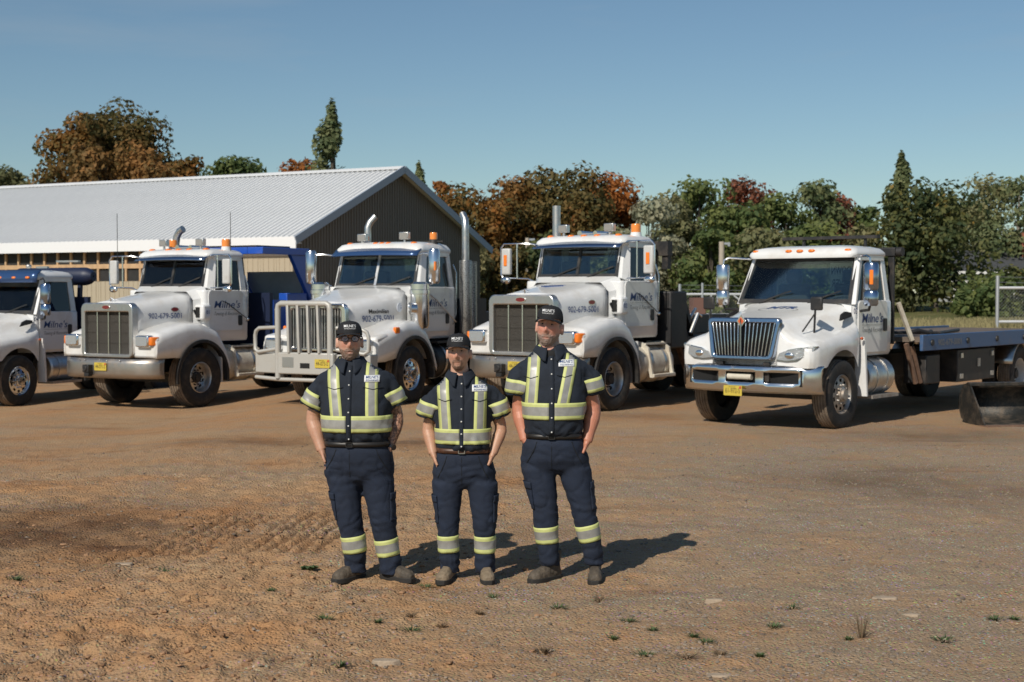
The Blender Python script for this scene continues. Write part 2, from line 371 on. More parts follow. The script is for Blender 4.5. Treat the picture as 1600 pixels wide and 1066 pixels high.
def build_ground():
    rows = [1.5, 2.5, 3.5, 4.5, 5.2, 5.8, 6.2]
    while rows[-1] < 15.5: rows.append(rows[-1] * 1.0018 + .012)
    while rows[-1] < 28: rows.append(rows[-1] * 1.0062 + .004)
    while rows[-1] < 130: rows.append(rows[-1] * 1.03)
    rows += [170, 260, 500, 1000, 2500]
    d = np.array(rows); nu = 600
    u = np.linspace(-1, 1, nu); u = np.sign(u) * (np.abs(u) * .45 + .55 * np.abs(u) ** 3)
    Wd = d * .62 + 3.0; Wd[d > 130] = d[d > 130] * 1.5 + 100
    X = u[None, :] * Wd[:, None] * 1.6; D = np.repeat(d[:, None], nu, 1)
    Z = -(.18 * sstep(0, 2.1, -3.9 - X) + .09 * sstep(0, 1.4, -8.5 - X)) * sstep(12, 24, D)
    Z += np.maximum(0, np.minimum(D, 108) - 60) * .027 * sstep(2, 12, X)
    near = sstep(24, 15, D)
    rough = .25 + .75 * sstep(-.2, -2.2, X - (D - 8) * .25)                 # the dug-over side on the left is rougher
    n1 = fbm(X * .7, D * .7, 3, 3) - .45; n2 = fbm(X * 4, D * 4, 4, 11) - .45; n3 = fbm(X * 14, D * 14, 3, 23) - .45
    ridg = 1 - np.abs(2 * fbm(X * 3.3, D * 5.5, 3, 31) - .9)
    Z += (n1 * .05 + near * (n2 * .055 + n3 * .050 * rough + (ridg - .6) * .055 * rough)) * (D < 130)
    clod = np.clip(fbm(X * 9, D * 11, 3, 41) - .50, 0, 1) * sstep(12.0, 8.0, D) * sstep(.6, -1.2, X)
    Z += clod * .17
    damp_and_grooves = np.zeros_like(X)
    for x, dd, rx, ry, s in DAMP:
        q = ((X - x) / rx) ** 2 + ((D - dd) / (ry * 2.2)) ** 2
        k = np.exp(-q * 1.3) * s * (.35 + 1.3 * fbm(X * 2.5, D * 1.6, 4, 77)); damp_and_grooves = np.maximum(damp_and_grooves, k); Z -= .03 * np.exp(-q) * s
    for (a, b_, w) in TRACKS:
        x0, d0 = npix(*a); x1, d1 = npix(*b_); tx, td = x1 - x0, d1 - d0; Ln = math.hypot(tx, td); tx /= Ln; td /= Ln
        s = (X - x0) * tx + (D - d0) * td; q = (X - x0) * -td + (D - d0) * tx
        k = sstep(w, w * .8, np.abs(q)) * sstep(-.05, .1, s) * sstep(Ln + .1, Ln - .2, s)
        lug = (np.sin(q * 2 * math.pi / .13) > -.1) * sstep(-.7, -.2, np.sin(s * 2 * math.pi / .21 + np.floor(q / .13) * 2.1)) * (.6 + .8 * (fbm(X * 6, D * 6, 2, 91)))
        Z += k * (-.028 + .034 * lug); damp_and_grooves = np.maximum(damp_and_grooves, k * np.clip(1 - lug, 0, 1) * .6)  # low parts between the lugs are coloured darker too
    for px, py in ((1100, 590), (1150, 640)): pass
    gravel = sstep(-2.5, 3.5, X - (D - 9) * .12 + 2.2 * (fbm(X * .5, D * .5, 3, 5) - .45)) * .75 + .35 * sstep(.5, .6, fbm(X * .8, D * 1.5, 4, 9))
    gravel = gravel * sstep(30, 14, D) + .25
    grass = sstep(64, 68, D + 5 * (fbm(X * .3, D * .3, 3, 8) - .45))
    verts = np.stack([X, D, Z], -1).reshape(-1, 3); nr = len(d)
    idx = np.arange(nr * nu).reshape(nr, nu)
    f = np.stack([idx[:-1, :-1], idx[:-1, 1:], idx[1:, 1:], idx[1:, :-1]], -1).reshape(-1, 4)
    me = bpy.data.meshes.new('ground'); me.from_pydata(verts.tolist(), [], f.tolist())
    for n, a in (('gravel', gravel), ('damp_and_grooves', np.clip(damp_and_grooves, 0, 1)), ('grass', grass)):
        at = me.attributes.new(n, 'FLOAT', 'POINT'); at.data.foreach_set('value', a.reshape(-1).astype(np.float32))
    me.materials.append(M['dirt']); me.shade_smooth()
    o = bpy.data.objects.new('ground', me); COL.objects.link(o); tag(o, kind='structure')
    t = BVHTree.FromPolygons([Vector(v) for v in verts.tolist()], f.tolist())
    return t
GBVH = build_ground()
def gz(x, d):
    h = GBVH.ray_cast(Vector((x, d, 20)), Vector((0, 0, -1)), 60); return h[0].z if h[0] else 0.0

# loose gravel, clods and stones
mat('gravel_stone', (.215, .17, .128), .9, island=.4)
mat('clod', (.30, .172, .092), .95, island=.25)
mat('slab_stone', (.36, .28, .20), .9, var=.2, vscale=12, bump=.4)
def rocks(n, area, size, flat, seed):
    g = np.random.default_rng(seed); base = MB().ball((0, 0, 0), 1, 1, 1, 6, 4); bv = np.array(base.v); nv = len(bv)
    V = []; Fc = []; k = 0
    while k < n:
        x, d = area(g); s = size(g); a = g.uniform(0, 6.28)
        jit = 1 + g.uniform(-.28, .28, (nv, 1)); p = bv * jit * [s * g.uniform(.8, 1.4), s * g.uniform(.7, 1.2), s * flat * g.uniform(.7, 1.2)]
        ca, sa = math.cos(a), math.sin(a); q = np.stack([p[:, 0] * ca - p[:, 1] * sa + x, p[:, 0] * sa + p[:, 1] * ca + d, p[:, 2] + gz(x, d) + s * flat * .3], -1)
        V += q.tolist(); Fc += [tuple(i + k * nv for i in f) for f in base.f]; k += 1
    me = bpy.data.meshes.new('rocks'); me.from_pydata(V, [], Fc); me.shade_flat(); return me
def area_grav(g):
    while True:
        d = 7.0 * (2.7 ** g.random()); x = g.uniform(-.42, .42) * d
        if g.random() < .25 + .75 * smooth((x + 1.2 - (d - 9) * .1) / 3): return x, d
def area_clod(g):
    while True:
        d = 7.0 * (1.9 ** g.random()); x = g.uniform(-.42, .25) * d
        if g.random() < smooth((.8 - x) / 2.5): return x, d
for nm, lab, me, mt in (('gravel', 'loose grey gravel scattered over the dirt yard', rocks(9000, area_grav, lambda g: .005 + .011 * g.random() ** 3, .6, 1), 'gravel_stone'),
                        ('soil_clods', 'crumbled brown soil clods on the dug dirt', rocks(2600, area_clod, lambda g: .005 + .020 * g.random() ** 5, .7, 2), 'clod')):
    me.materials.append(M[mt]); o = place(me, nm); tag(o, lab, 'gravel' if nm == 'gravel' else 'soil', kind='stuff')
STONES = [(1428, 962, .07, 'pale flat stone lying on gravel beside dry twiggy weed'), (600, 1040, .09, 'long pale flat stone at edge of the rough soil'), (1385, 937, .11, 'long thin slab of stone half buried in gravel'),
          (192, 879, .09, 'bluish grey slate slab lying on the brown dirt'), (1120, 944, .07, 'small whitish flat stone on the open gravel'), (1125, 1062, .08, 'grey flat stone half sunk at the gravel edge')]
for i, (px, py, s, lab) in enumerate(STONES):
    x, d = npix(px, py); g = np.random.default_rng(50 + i); mb = MB()
    poly = [(math.cos(a) * s * g.uniform(.75, 1.1), math.sin(a) * s * .55 * g.uniform(.7, 1.1)) for a in np.linspace(0, 6.28, 9)[:-1]]
    z = gz(x, d); mb.prism(poly, lambda a, b, t: (a * (1 - t * 4), b * (1 - t * 4), t - .022), .038)
    o = mb.obj('flat_stone', 'slab_stone', None, 30, bevel=.006, loc=(x, d, z)); tag(o, lab, 'stone', 'flat stones on the yard')

# weeds
mat('weed_green', (.055, .085, .025), .7, island=.4); mat('weed_dry', (.13, .085, .045), .8, island=.4); mat('goldenrod', (.38, .25, .03), .8, island=.3)
def tuft(n, h, spread, seed, wide=.004, broad=False):
    g = np.random.default_rng(seed); mb = MB()
    for i in range(n):
        a = g.uniform(0, 6.28); l = h * g.uniform(.5, 1.1); s = spread * g.uniform(.2, 1.0); w = wide * g.uniform(.7, 1.3)
        b0 = Vector((math.cos(a) * s * .25, math.sin(a) * s * .25, -.01)); t = Vector((math.cos(a) * s, math.sin(a) * s, l)); sd = Vector((-math.sin(a), math.cos(a), 0)) * w
        m1 = b0.lerp(t, .5) + Vector((0, 0, l * .18))
        if broad: mb.add([b0, m1 - sd * 6, t - Vector((0, 0, l * .6)), m1 + sd * 6], [(0, 1, 2, 3)])
        else: mb.add([b0 - sd, b0 + sd, m1 + sd * .8, t, m1 - sd * .8], [(0, 1, 2, 4), (4, 2, 3)])
    return mb
WEEDS = [(480, 895, .05, .10, 'broad', 'weed_green', 'broad leaved green weed sprouting beside the standing men'), (1350, 998, .16, .10, 'dry', 'weed_dry', 'dry twiggy brown weed standing in grey gravel'),
         (850, 1022, .035, .10, 'g', 'weed_dry', 'flat dry brown weed near green grass tufts'), (20, 911, .03, .10, 'g', 'weed_green', 'low green weed alone on the brown soil')]
for k, (px, py) in enumerate(((690, 981), (985, 973), (872, 955), (1022, 990), (1105, 1008), (1075, 1034), (1085, 1001), (1212, 987), (1480, 1001), (1590, 968), (645, 968), (505, 978), (588, 982), (530, 1050), (640, 990), (750, 962), (770, 935), (665, 917), (1330, 1000),
        (1240, 950), (940, 938), (960, 1000), (92, 995), (250, 896), (420, 930), (1130, 1030), (1010, 1030), (1190, 1035), (1560, 970))):
    WEEDS.append((px, py, .022, .055 + .03 * (k % 3), 'g', 'weed_green' if k % 5 else 'weed_dry', 'small green grass tuft growing in the gravelly dirt' if k % 5 else 'small dry brown grass tuft in the gravelly dirt'))
for i, (px, py, h, s, kind, mt, lab) in enumerate(WEEDS):
    x, d = npix(px, py); n = {'broad': 26, 'dry': 46}.get(kind, 60)
    mb = tuft(n, h, s, 100 + i, .0035 if kind != 'dry' else .0016, kind == 'broad')
    o = mb.obj('weed', mt, None, None, loc=(x, d, gz(x, d))); tag(o, lab, 'weed', ('green grass tufts on the yard' if mt == 'weed_green' else 'dry grass tufts on the yard') if kind == 'g' and i > 3 else None)

# ================================================================== shed
mat('roof_white', (.66, .67, .675), .5, .0, var=.05, vscale=.6)
mat('fascia_white', (.78, .79, .80), .5); mat('trim_blue', (.30, .36, .44), .5)
mat('clad_grey', (.15, .135, .115), .55); mat('clad_beige', (.43, .365, .265), .6, var=.05, vscale=.5)
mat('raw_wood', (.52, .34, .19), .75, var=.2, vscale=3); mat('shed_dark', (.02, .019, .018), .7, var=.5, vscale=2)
def build_shed():
    Cn = Vector((-9.85, 64.2, 0)); ang = math.atan2(15.0, 8.1)                # near corner and direction of the gable end
    u = Vector((math.cos(ang), math.sin(ang), 0)); l = Vector((-math.sin(ang), math.cos(ang), 0))  # along the gable, along the eaves (to the left)
    t = thing('metal_shed', 'long shed with white ribbed metal roof and dark grey gable end', 'shed', (Cn.x, Cn.y, -.45), math.atan2(u.y, u.x))
    # local frame: x along gable, y along the long side (away to the left), z up
    Wd, Ln, ze, zr = 17.0, 50.0, 5.07, 8.62; pw = .92
    a = math.atan2(zr - ze, Wd / 2); sl = math.hypot(zr - ze, Wd / 2) + .42 / math.cos(a)
    mb = MB(); mb.box(0, pw - .012, 0, sl + .02, -.03, 0)
    for k in range(3): mb.prism([(-.045, 0), (-.02, .07), (.02, .07), (.045, 0)], lambda p, q, tt, k=k: (p + .153 + k * .3067, tt, q), sl + .02)
    me = mb.mesh('roof_panel', 'roof_white', None)
    rf = sub_empty('roof', t)
    for side in (0, 1):
        for i in range(int((Ln + .9) / pw)):
            o = bpy.data.objects.new('roof_panel', me); COL.objects.link(o); o.parent = rf
            y = -.45 + i * pw
            if side == 0: o.matrix_local = Matrix.Translation((-.42, y, ze - .42 * math.tan(a) + .05)) @ Matrix(((0, math.cos(a), -math.sin(a), 0), (1, 0, 0, 0), (0, math.sin(a), math.cos(a), 0), (0, 0, 0, 1)))
            else: o.matrix_local = Matrix.Translation((Wd + .42, y, ze - .42 * math.tan(a) + .05)) @ Matrix(((0, -math.cos(a), math.sin(a), 0), (1, 0, 0, 0), (0, math.sin(a), math.cos(a), 0), (0, 0, 0, 1)))
    mb = MB(); mb.prism([(-.3, -.12), (0, .0), (.3, -.12), (.3, -.09), (0, .05), (-.3, -.09)], lambda p, q, tt: (Wd / 2 + p, tt - .5, zr + .14 + q), Ln + 1); mb.obj('ridge_cap', 'roof_white', rf, None)
    mb = MB(); mb.box(-.50, -.42, -.5, Ln, ze - .62, ze - .10); mb.obj('eave_fascia', 'fascia_white', t)
    mb = MB()                                                           # barge boards on the gable
    for s in (0, 1):
        p0 = Vector((-.5 if s == 0 else Wd + .5, -.5, ze - .27)); p1 = Vector((Wd / 2, -.5, zr + .02)); mb.bar(p0, p1, .06, .36, (0, 1, 0) if False else (0, 0, 1))
    mb.obj('barge_board', 'trim_blue', t)
    def zroof(x): return ze - .06 + (zr - ze) * (1 - abs(x - Wd / 2) / (Wd / 2))
    n = 19; w = Wd / n
    for i in range(n):                                                # gable cladding, sheet by sheet
        x0, x1 = i * w, (i + 1) * w - .01; mb = MB(); xs = [x0, x1] if not (x0 < Wd / 2 < x1) else [x0, Wd / 2, x1]
        poly = [(x0, 0), (x1, 0)] + [(x, zroof(x)) for x in reversed(xs)]
        mb.prism(poly, lambda p, q, tt: (p, tt, q), .03)
        for k in range(4):
            xc = x0 + (k + .5) * w / 4; mb.box(xc - .045, xc + .045, -.035, 0, 0, min(zroof(xc - .045), zroof(xc + .045)))
        mb.obj('cladding_sheet', 'clad_grey', t, None)
    zb = 3.02; m = int(Ln / .91)                                        # long wall: beige sheets below, open timber window band above
    mb = MB(); mb.box(0, .03, 0, .90, 0, zb)
    for k in range(3): mb.box(-.02, 0, .15 + k * .3 - .012, .15 + k * .3 + .012, 0, zb)
    me = mb.mesh('wall_sheet', 'clad_beige', None)
    for i in range(m): place(me, 'wall_sheet', t, (0, i * .91 + .05, 0), (0, 0, 0), (1, 1, 1 if i >= 9 else (ze - .3) / zb))
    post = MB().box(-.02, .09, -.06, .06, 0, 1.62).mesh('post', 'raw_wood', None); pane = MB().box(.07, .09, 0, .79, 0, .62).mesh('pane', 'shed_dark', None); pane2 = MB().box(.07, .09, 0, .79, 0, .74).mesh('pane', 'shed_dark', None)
    for i in range(9, m + 1):
        place(post, 'window_post', t, (0, .05 + i * .91, zb))
        if i < m: place(pane, 'window_pane', t, (.0, .05 + i * .91 + .06, zb + .0)); place(pane2, 'window_pane', t, (0, .05 + i * .91 + .06, zb + .84))
    MB().box(-.03, .06, 9 * .91, Ln, zb + .62, zb + .84).obj('window_rail', 'raw_wood', t)
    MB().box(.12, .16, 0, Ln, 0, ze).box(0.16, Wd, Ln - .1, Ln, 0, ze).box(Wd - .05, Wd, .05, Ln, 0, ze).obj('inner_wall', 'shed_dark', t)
    MB().box(-.42, 0, -.45, Ln, ze - .40, ze - .36).obj('soffit', 'fascia_white', t)
build_shed()

# ================================================================== trees
def leaf_mat(name, c1, c2, c3=None):
    m = bpy.data.materials.new(name); m.use_nodes = True; nt = m.node_tree; N, L = nt.nodes, nt.links
    b = N['Principled BSDF']; b.inputs['Roughness'].default_value = .65; b.inputs['Specular IOR Level'].default_value = .25
    oi = N.new('ShaderNodeObjectInfo'); g = N.new('ShaderNodeNewGeometry'); r = N.new('ShaderNodeValToRGB')
    n = N.new('ShaderNodeTexNoise'); n.inputs['Scale'].default_value = .42; n.inputs['Detail'].default_value = 3; L.new(g.outputs['Position'], n.inputs['Vector'])
    a = N.new('ShaderNodeMath'); a.operation = 'MULTIPLY_ADD'; L.new(g.outputs['Random Per Island'], a.inputs[0]); a.inputs[1].default_value = .45
    s = N.new('ShaderNodeMath'); s.operation = 'MULTIPLY_ADD'; L.new(n.outputs['Fac'], s.inputs[0]); s.inputs[1].default_value = 1.6; s.inputs[2].default_value = -.53
    L.new(s.outputs[0], a.inputs[2]); L.new(a.outputs[0], r.inputs[0])
    e = r.color_ramp.elements; e[0].position = .25; e[0].color = (*c1, 1); e[1].position = .8; e[1].color = (*c2, 1)
    if c3: x = e.new(1.0); x.color = (*c3, 1)
    L.new(r.outputs[0], b.inputs['Base Color'])
    tl = N.new('ShaderNodeBsdfTranslucent'); L.new(r.outputs[0], tl.inputs[0]); mx = N.new('ShaderNodeMixShader'); mx.inputs[0].default_value = .40; o_ = N['Material Output']; L.new(b.outputs[0], mx.inputs[1]); L.new(tl.outputs[0], mx.inputs[2]); L.new(mx.outputs[0], o_.inputs[0])
    M[name] = m
leaf_mat('leaf_maple', (0.099, 0.093, 0.032), (0.284, 0.135, 0.034), (0.415, 0.163, 0.039))
leaf_mat('leaf_brown', (0.163, 0.110, 0.039), (0.350, 0.171, 0.054))
leaf_mat('leaf_mixed', (.10, .095, .035), (.20, .125, .038), (.36, .135, .04))
leaf_mat('leaf_orange', (.24, .10, .03), (.46, .16, .035))
leaf_mat('leaf_red', (0.196, 0.093, 0.055), (0.394, 0.135, 0.078))
leaf_mat('leaf_green', (0.085, 0.128, 0.044), (0.212, 0.233, 0.073))
leaf_mat('leaf_olive', (0.157, 0.171, 0.079), (0.298, 0.270, 0.128))
leaf_mat('leaf_pale', (0.284, 0.298, 0.199), (0.512, 0.470, 0.312))
leaf_mat('leaf_poplar', (0.115, 0.154, 0.070), (0.270, 0.277, 0.128))
leaf_mat('leaf_dark', (0.051, 0.079, 0.035), (0.157, 0.157, 0.051), (0.342, 0.212, 0.051))
mat('bark', (.085, .068, .052), .9, var=.3, vscale=4); mat('bark_pale', (.30, .27, .23), .9, var=.25, vscale=3)
def foliage(shape, h, w, n, leaf, seed, base=.15):
    """leaf clumps through a crown made of many lobes; shape: round / column / bush / airy"""
    g = np.random.default_rng(seed); lobes = []
    if shape == 'column':
        for i in range(26):
            t = g.random(); rr = w / 2 * (math.sin(math.pi * min(1, t * .80 + .20)) ** .7) * .80
            a = g.uniform(0, 6.28); q = rr * g.uniform(.1, .9); lobes.append((math.cos(a) * q, math.sin(a) * q, h * (base + (1 - base) * t * .91), rr * .75 + .12, h * .085))
    else:
        nl = {'round': 34, 'bush': 22, 'airy': 26}[shape]
        for i in range(nl):
            a = g.uniform(0, 6.28); t = g.random(); rr = (w / 2) * (1 - .55 * max(0, t - .35) ** 1.3 / .65 ** 1.3) * (.55 + .45 * min(1, t / .3)); q = rr * math.sqrt(g.random()) * .85
            s = w * g.uniform(.13, .23); lobes.append((math.cos(a) * q, math.sin(a) * q, h * (base + (1 - base) * t * .92), s, s * g.uniform(.6, .95)))
    lob = np.array(lobes); pick = g.integers(0, len(lob), n); v = g.normal(size=(n, 3)); v /= np.linalg.norm(v, axis=1, keepdims=True)
    rad = np.where(g.random(n) < .75, g.uniform(.75, 1.12, n), g.uniform(.2, .8, n)); L_ = lob[pick]
    c = L_[:, :3] + v * rad[:, None] * L_[:, [3, 3, 4]]
    c[:, 2] = np.maximum(c[:, 2], .15)
    s = leaf * g.uniform(.55, 1.35, n); nrm = v * 1.0 + g.normal(size=(n, 3)) * .42 + np.array([0, -.1, .25]); nrm /= np.linalg.norm(nrm, axis=1, keepdims=True)
    t1 = np.cross(nrm, g.normal(size=(n, 3))); t1 /= np.linalg.norm(t1, axis=1, keepdims=True); t2 = np.cross(nrm, t1)
    V = np.stack([c - t1 * s[:, None], c - t2 * s[:, None] * .6 + nrm * s[:, None] * .25, c + t1 * s[:, None], c + t2 * s[:, None] * .6 - nrm * s[:, None] * .15], 1).reshape(-1, 3)
    me = bpy.data.meshes.new('crown'); me.from_pydata(V.tolist(), [], (np.arange(n * 4).reshape(-1, 4)).tolist()); return me, lobes
def tree(px, top, d, width_px, shape, leafm, label, group, base=.15, dens=1.0, bark='bark', seed=0, zoff=0.0, trunk=True, leaf=.19):
    x = (px - 800) / F_PX * d; z0 = ground_z(x, d) - .05; h = 2.0 - (top - HZ) / F_PX * d - z0; w = width_px * 1.45 / F_PX * d
    t = thing('tree' if trunk else 'shrub', label, 'tree' if trunk else 'shrub', (x, d, z0), seed * 1.3, group)
    n = int(dens * (1000 + 95 * w * h)); n = min(n, 24000)
    me, lobes = foliage(shape, h, w, n, leaf, seed, base); me.materials.append(M[leafm]); place(me, 'crown', t)
    mb = MB(); r0 = max(.06, h * .017); g = random.Random(seed)
    mb.tube([(0, 0, 0), (.05 * h * g.uniform(-1, 1) * .3, 0, h * .3), (0, .02 * h, h * .6), (0, 0, h * .93)], [r0 * 1.25, r0, r0 * .6, r0 * .15], 8)
    for lb in lobes[::2]:
        zb = max(h * .12, lb[2] * g.uniform(.45, .7)); mb.tube([(0, 0, zb), (lb[0] * .5, lb[1] * .5, (zb + lb[2]) / 2 + .1), (lb[0], lb[1], lb[2] + lb[4] * .7)], [r0 * .4, r0 * .25, r0 * .06], 5)
    mb.obj('trunk' if trunk else 'stem', bark, t)
    return t
TR = [  # px, top, distance, width px, shape, leaf, label, base
 (112, 178, 104, 120, 'round', 'leaf_maple', 'broad brownish maple at the left of the clump behind the shed', .15),
 (172, 160, 108, 120, 'round', 'leaf_mixed', 'tallest dark rusty maple of the clump behind the shed', .15),
 (238, 176, 106, 120, 'round', 'leaf_mixed', 'dark spreading tree at the right of the clump behind the shed', .15),
 (155, 212, 98, 100, 'round', 'leaf_brown', 'golden brown round tree in front of the dark clump', .15),
 (232, 225, 97, 110, 'round', 'leaf_brown', 'tawny round tree showing just above the shed roof', .15),
 (290, 238, 104, 60, 'round', 'leaf_maple', 'small yellow brown tree at the edge of the clump', .15),
 (22, 258, 110, 70, 'round', 'leaf_olive', 'low olive tree peeking over the far shed roof', .15),
 (372, 243, 112, 120, 'round', 'leaf_green', 'low dark green treetop showing above the roof ridge', .15),
 (478, 226, 108, 70, 'round', 'leaf_orange', 'red orange treetop beside the tall poplar', .15),
 (520, 150, 104, 56, 'column', 'leaf_poplar', 'tall narrow grey green poplar rising behind the shed roof', .1),
 (655, 250, 110, 34, 'column', 'leaf_poplar', 'slim yellow green tree behind the shed gable', .1),
 (685, 272, 108, 50, 'round', 'leaf_orange', 'bright orange tree peeking out behind the shed gable', .1),
 (748, 290, 100, 130, 'round', 'leaf_maple', 'rusty brown tree beside the shed gable corner', .08),
 (812, 282, 104, 110, 'round', 'leaf_brown', 'tawny tree between rusty tree and big round maple', .08),
 (868, 262, 102, 150, 'round', 'leaf_mixed', 'big round green and rust maple behind the cabs', .08),
 (940, 274, 104, 100, 'round', 'leaf_orange', 'orange red maple at the right of the big round maple', .08),
 (905, 300, 98, 110, 'round', 'leaf_mixed', 'dark green tree in front of the orange red maple', .08),
 (1012, 318, 92, 90, 'bush', 'leaf_pale', 'pale silvery willow bush below the orange maple', .05),
 (1052, 300, 98, 70, 'round', 'leaf_olive', 'olive tree rising behind the silvery willow', .05),
 (1092, 266, 102, 100, 'airy', 'leaf_green', 'ragged dark green tree beside the reddish tree', .08),
 (1168, 276, 103, 90, 'round', 'leaf_red', 'dull reddish tree between two green trees', .08),
 (1150, 318, 94, 110, 'round', 'leaf_green', 'rounded green tree in front of the reddish tree', .05),
 (1225, 300, 98, 90, 'airy', 'leaf_green', 'upright green tree right of the reddish tree', .08),
 (1268, 278, 100, 90, 'airy', 'leaf_poplar', 'spiky topped green tree behind the flatbed cab', .08),
 (1312, 300, 102, 70, 'round', 'leaf_red', 'small russet tree at the end of the dense tree row', .08),
 (1352, 322, 106, 60, 'round', 'leaf_green', 'low dark green tree left of the slender poplar', .08),
 (1406, 238, 92, 48, 'column', 'leaf_poplar', 'slender pale poplar standing in front of the dark maple', .04),
 (1462, 288, 90, 140, 'round', 'leaf_dark', 'dense dark maple with golden patches on the lawn', .12),
 (1545, 278, 118, 100, 'airy', 'leaf_olive', 'tall airy tree behind the house roof', .15),
 (1592, 262, 116, 100, 'airy', 'leaf_poplar', 'tall airy pale trunked tree beyond the brick chimney', .15),
 (1510, 312, 122, 80, 'airy', 'leaf_olive', 'thin airy tree between dark maple and house', .15),
]
for i, (px, top, d, w, sh, lf, lab, base) in enumerate(TR):
    tree(px, top, d, w, sh, lf, lab, 'autumn trees behind the yard', base, 1.0 if sh != 'airy' else .6, 'bark_pale' if 'pale' in lab or 'airy' in lab else 'bark', 300 + i)
SH = [(728, 385, 86, 80, 'leaf_olive', 'olive scrub bush beside the shed gable wall'), (790, 372, 88, 80, 'leaf_mixed', 'rusty scrub bush behind the loop mirror'), (860, 372, 90, 90, 'leaf_dark', 'dark scrub bush behind the straight exhaust stack'),
      (960, 360, 88, 90, 'leaf_olive', 'olive scrub bush behind the white cab roof'), (1030, 372, 92, 90, 'leaf_pale', 'greyish willow scrub right of the white cab'), (1078, 395, 92, 70, 'leaf_olive', 'yellow green scrub bush behind the gate post'), (1110, 360, 88, 90, 'leaf_green', 'green scrub behind the white tube gate'),
      (1190, 356, 88, 90, 'leaf_olive', 'olive scrub behind the flatbed cab mirror'), (1270, 350, 90, 100, 'leaf_green', 'green scrub behind the flatbed cab roof'), (1345, 362, 92, 90, 'leaf_olive', 'olive scrub at the foot of the slender poplar'), (1390, 400, 90, 60, 'leaf_olive', 'feathery scrub below the slender poplar'),
      (1545, 432, 84, 75, 'leaf_green', 'clipped green hedge bush in front of the house'), (1508, 446, 82, 22, 'leaf_green', 'small cone shaped shrub on the lawn edge'), (1592, 425, 90, 70, 'leaf_dark', 'dark hedge bush under the brick chimney'), (640, 420, 90, 60, 'leaf_olive', 'low scrub hidden by the shed corner')]
for i, (px, top, d, w, lf, lab) in enumerate(SH):
    tree(px, top, d, w, 'bush', lf, lab, 'scrub bushes along the yard edge', .0, 1.0, 'bark', 500 + i, trunk=False)
# tall dry grass along the far edge of the yard
def verge():
    g = np.random.default_rng(5); mb_v = []; fs = []; n = 9000
    for i in range(n):
        x = g.uniform(2, 42); d = g.uniform(64, 78) ; z = ground_z(x, d); h = g.uniform(.15, .55) * (1 if d < 70 else .6); w = .05; a = g.uniform(-.25, .25)
        b = len(mb_v); mb_v += [(x - w, d, z), (x + w, d, z), (x + a, d, z + h)]; fs.append((b, b + 1, b + 2))
    me = bpy.data.meshes.new('verge_grass'); me.from_pydata(mb_v, [], fs); me.materials.append(M['verge']); o = place(me, 'verge_grass'); tag(o, 'tall dry grass along the edge of the lawn', 'grass', kind='stuff')
mat('verge', (.22, .19, .09), .8, island=.45); verge()

# ================================================================== house, gates, pole
mat('shingle', (.055, .058, .062), .8, var=.2, vscale=6); mat('siding', (.68, .67, .64), .6); mat('brick', (.30, .095, .055), .8, var=.25, vscale=5); mat('house_glass', (.03, .035, .04), .1)
def house():
    d = 112; x = (1560 - 800) / F_PX * d; z = ground_z(x, d)
    t = thing('house', 'white house with dark shingle roof and brick chimney beyond the lawn', 'house', (x, d, z), R(-8))
    MB().box(-3.6, 3.6, 0, 7, -.2, 2.35).obj('wall', 'siding', t)
    mb = MB(); mb.prism([(-.5, 2.25), (3.5, 3.95), (7.5, 2.25), (7.5, 2.4), (3.5, 4.15), (-.5, 2.4)], lambda a, b, q: (-3.9 + q, a, b), 7.8); rf = mb.obj('roof', 'shingle', t, None)
    MB().box(-3.95, 3.95, -.56, -.48, 2.18, 2.42).obj('gutter', 'siding', t)
    MB().box(2.2, 2.95, 2.2, 2.9, 2.6, 5.55).obj('chimney', 'brick', rf)
    for xx in (-2.9, -1.9, -.9, .6, 1.7, 2.8):
        w = MB().box(xx - .38, xx + .38, -.04, 0, .9, 1.95).obj('window', 'siding', t); MB().box(xx - .30, xx + .30, -.07, -.04, .97, 1.88).obj('pane', 'house_glass', w)
    d = 128; x = (832 - 800) / F_PX * d
    t = thing('cottage', 'small white gabled cottage half hidden by scrub beside the loop mirror', 'house', (x, d, 2.6), R(20))
    MB().box(-1.6, 1.6, 0, 4, -3.0, .75).obj('wall', 'siding', t)
    mb = MB(); mb.prism([(-1.9, .7), (0, 1.75), (1.9, .7), (1.9, .85), (0, 1.95), (-1.9, .85)], lambda a, b, q: (a, -.3 + q, b), 4.6); mb.obj('roof', 'shingle', t, None)
house()
mat('tube_white', (.72, .73, .73), .4, .2); mat('galv', (.50, .52, .54), .45, .7); mat('pole_wood', (.42, .36, .29), .85, var=.15, vscale=5); mat('sign_brown', (.16, .08, .06), .7)
mat('wire', (.35, .36, .36), .5, .8)
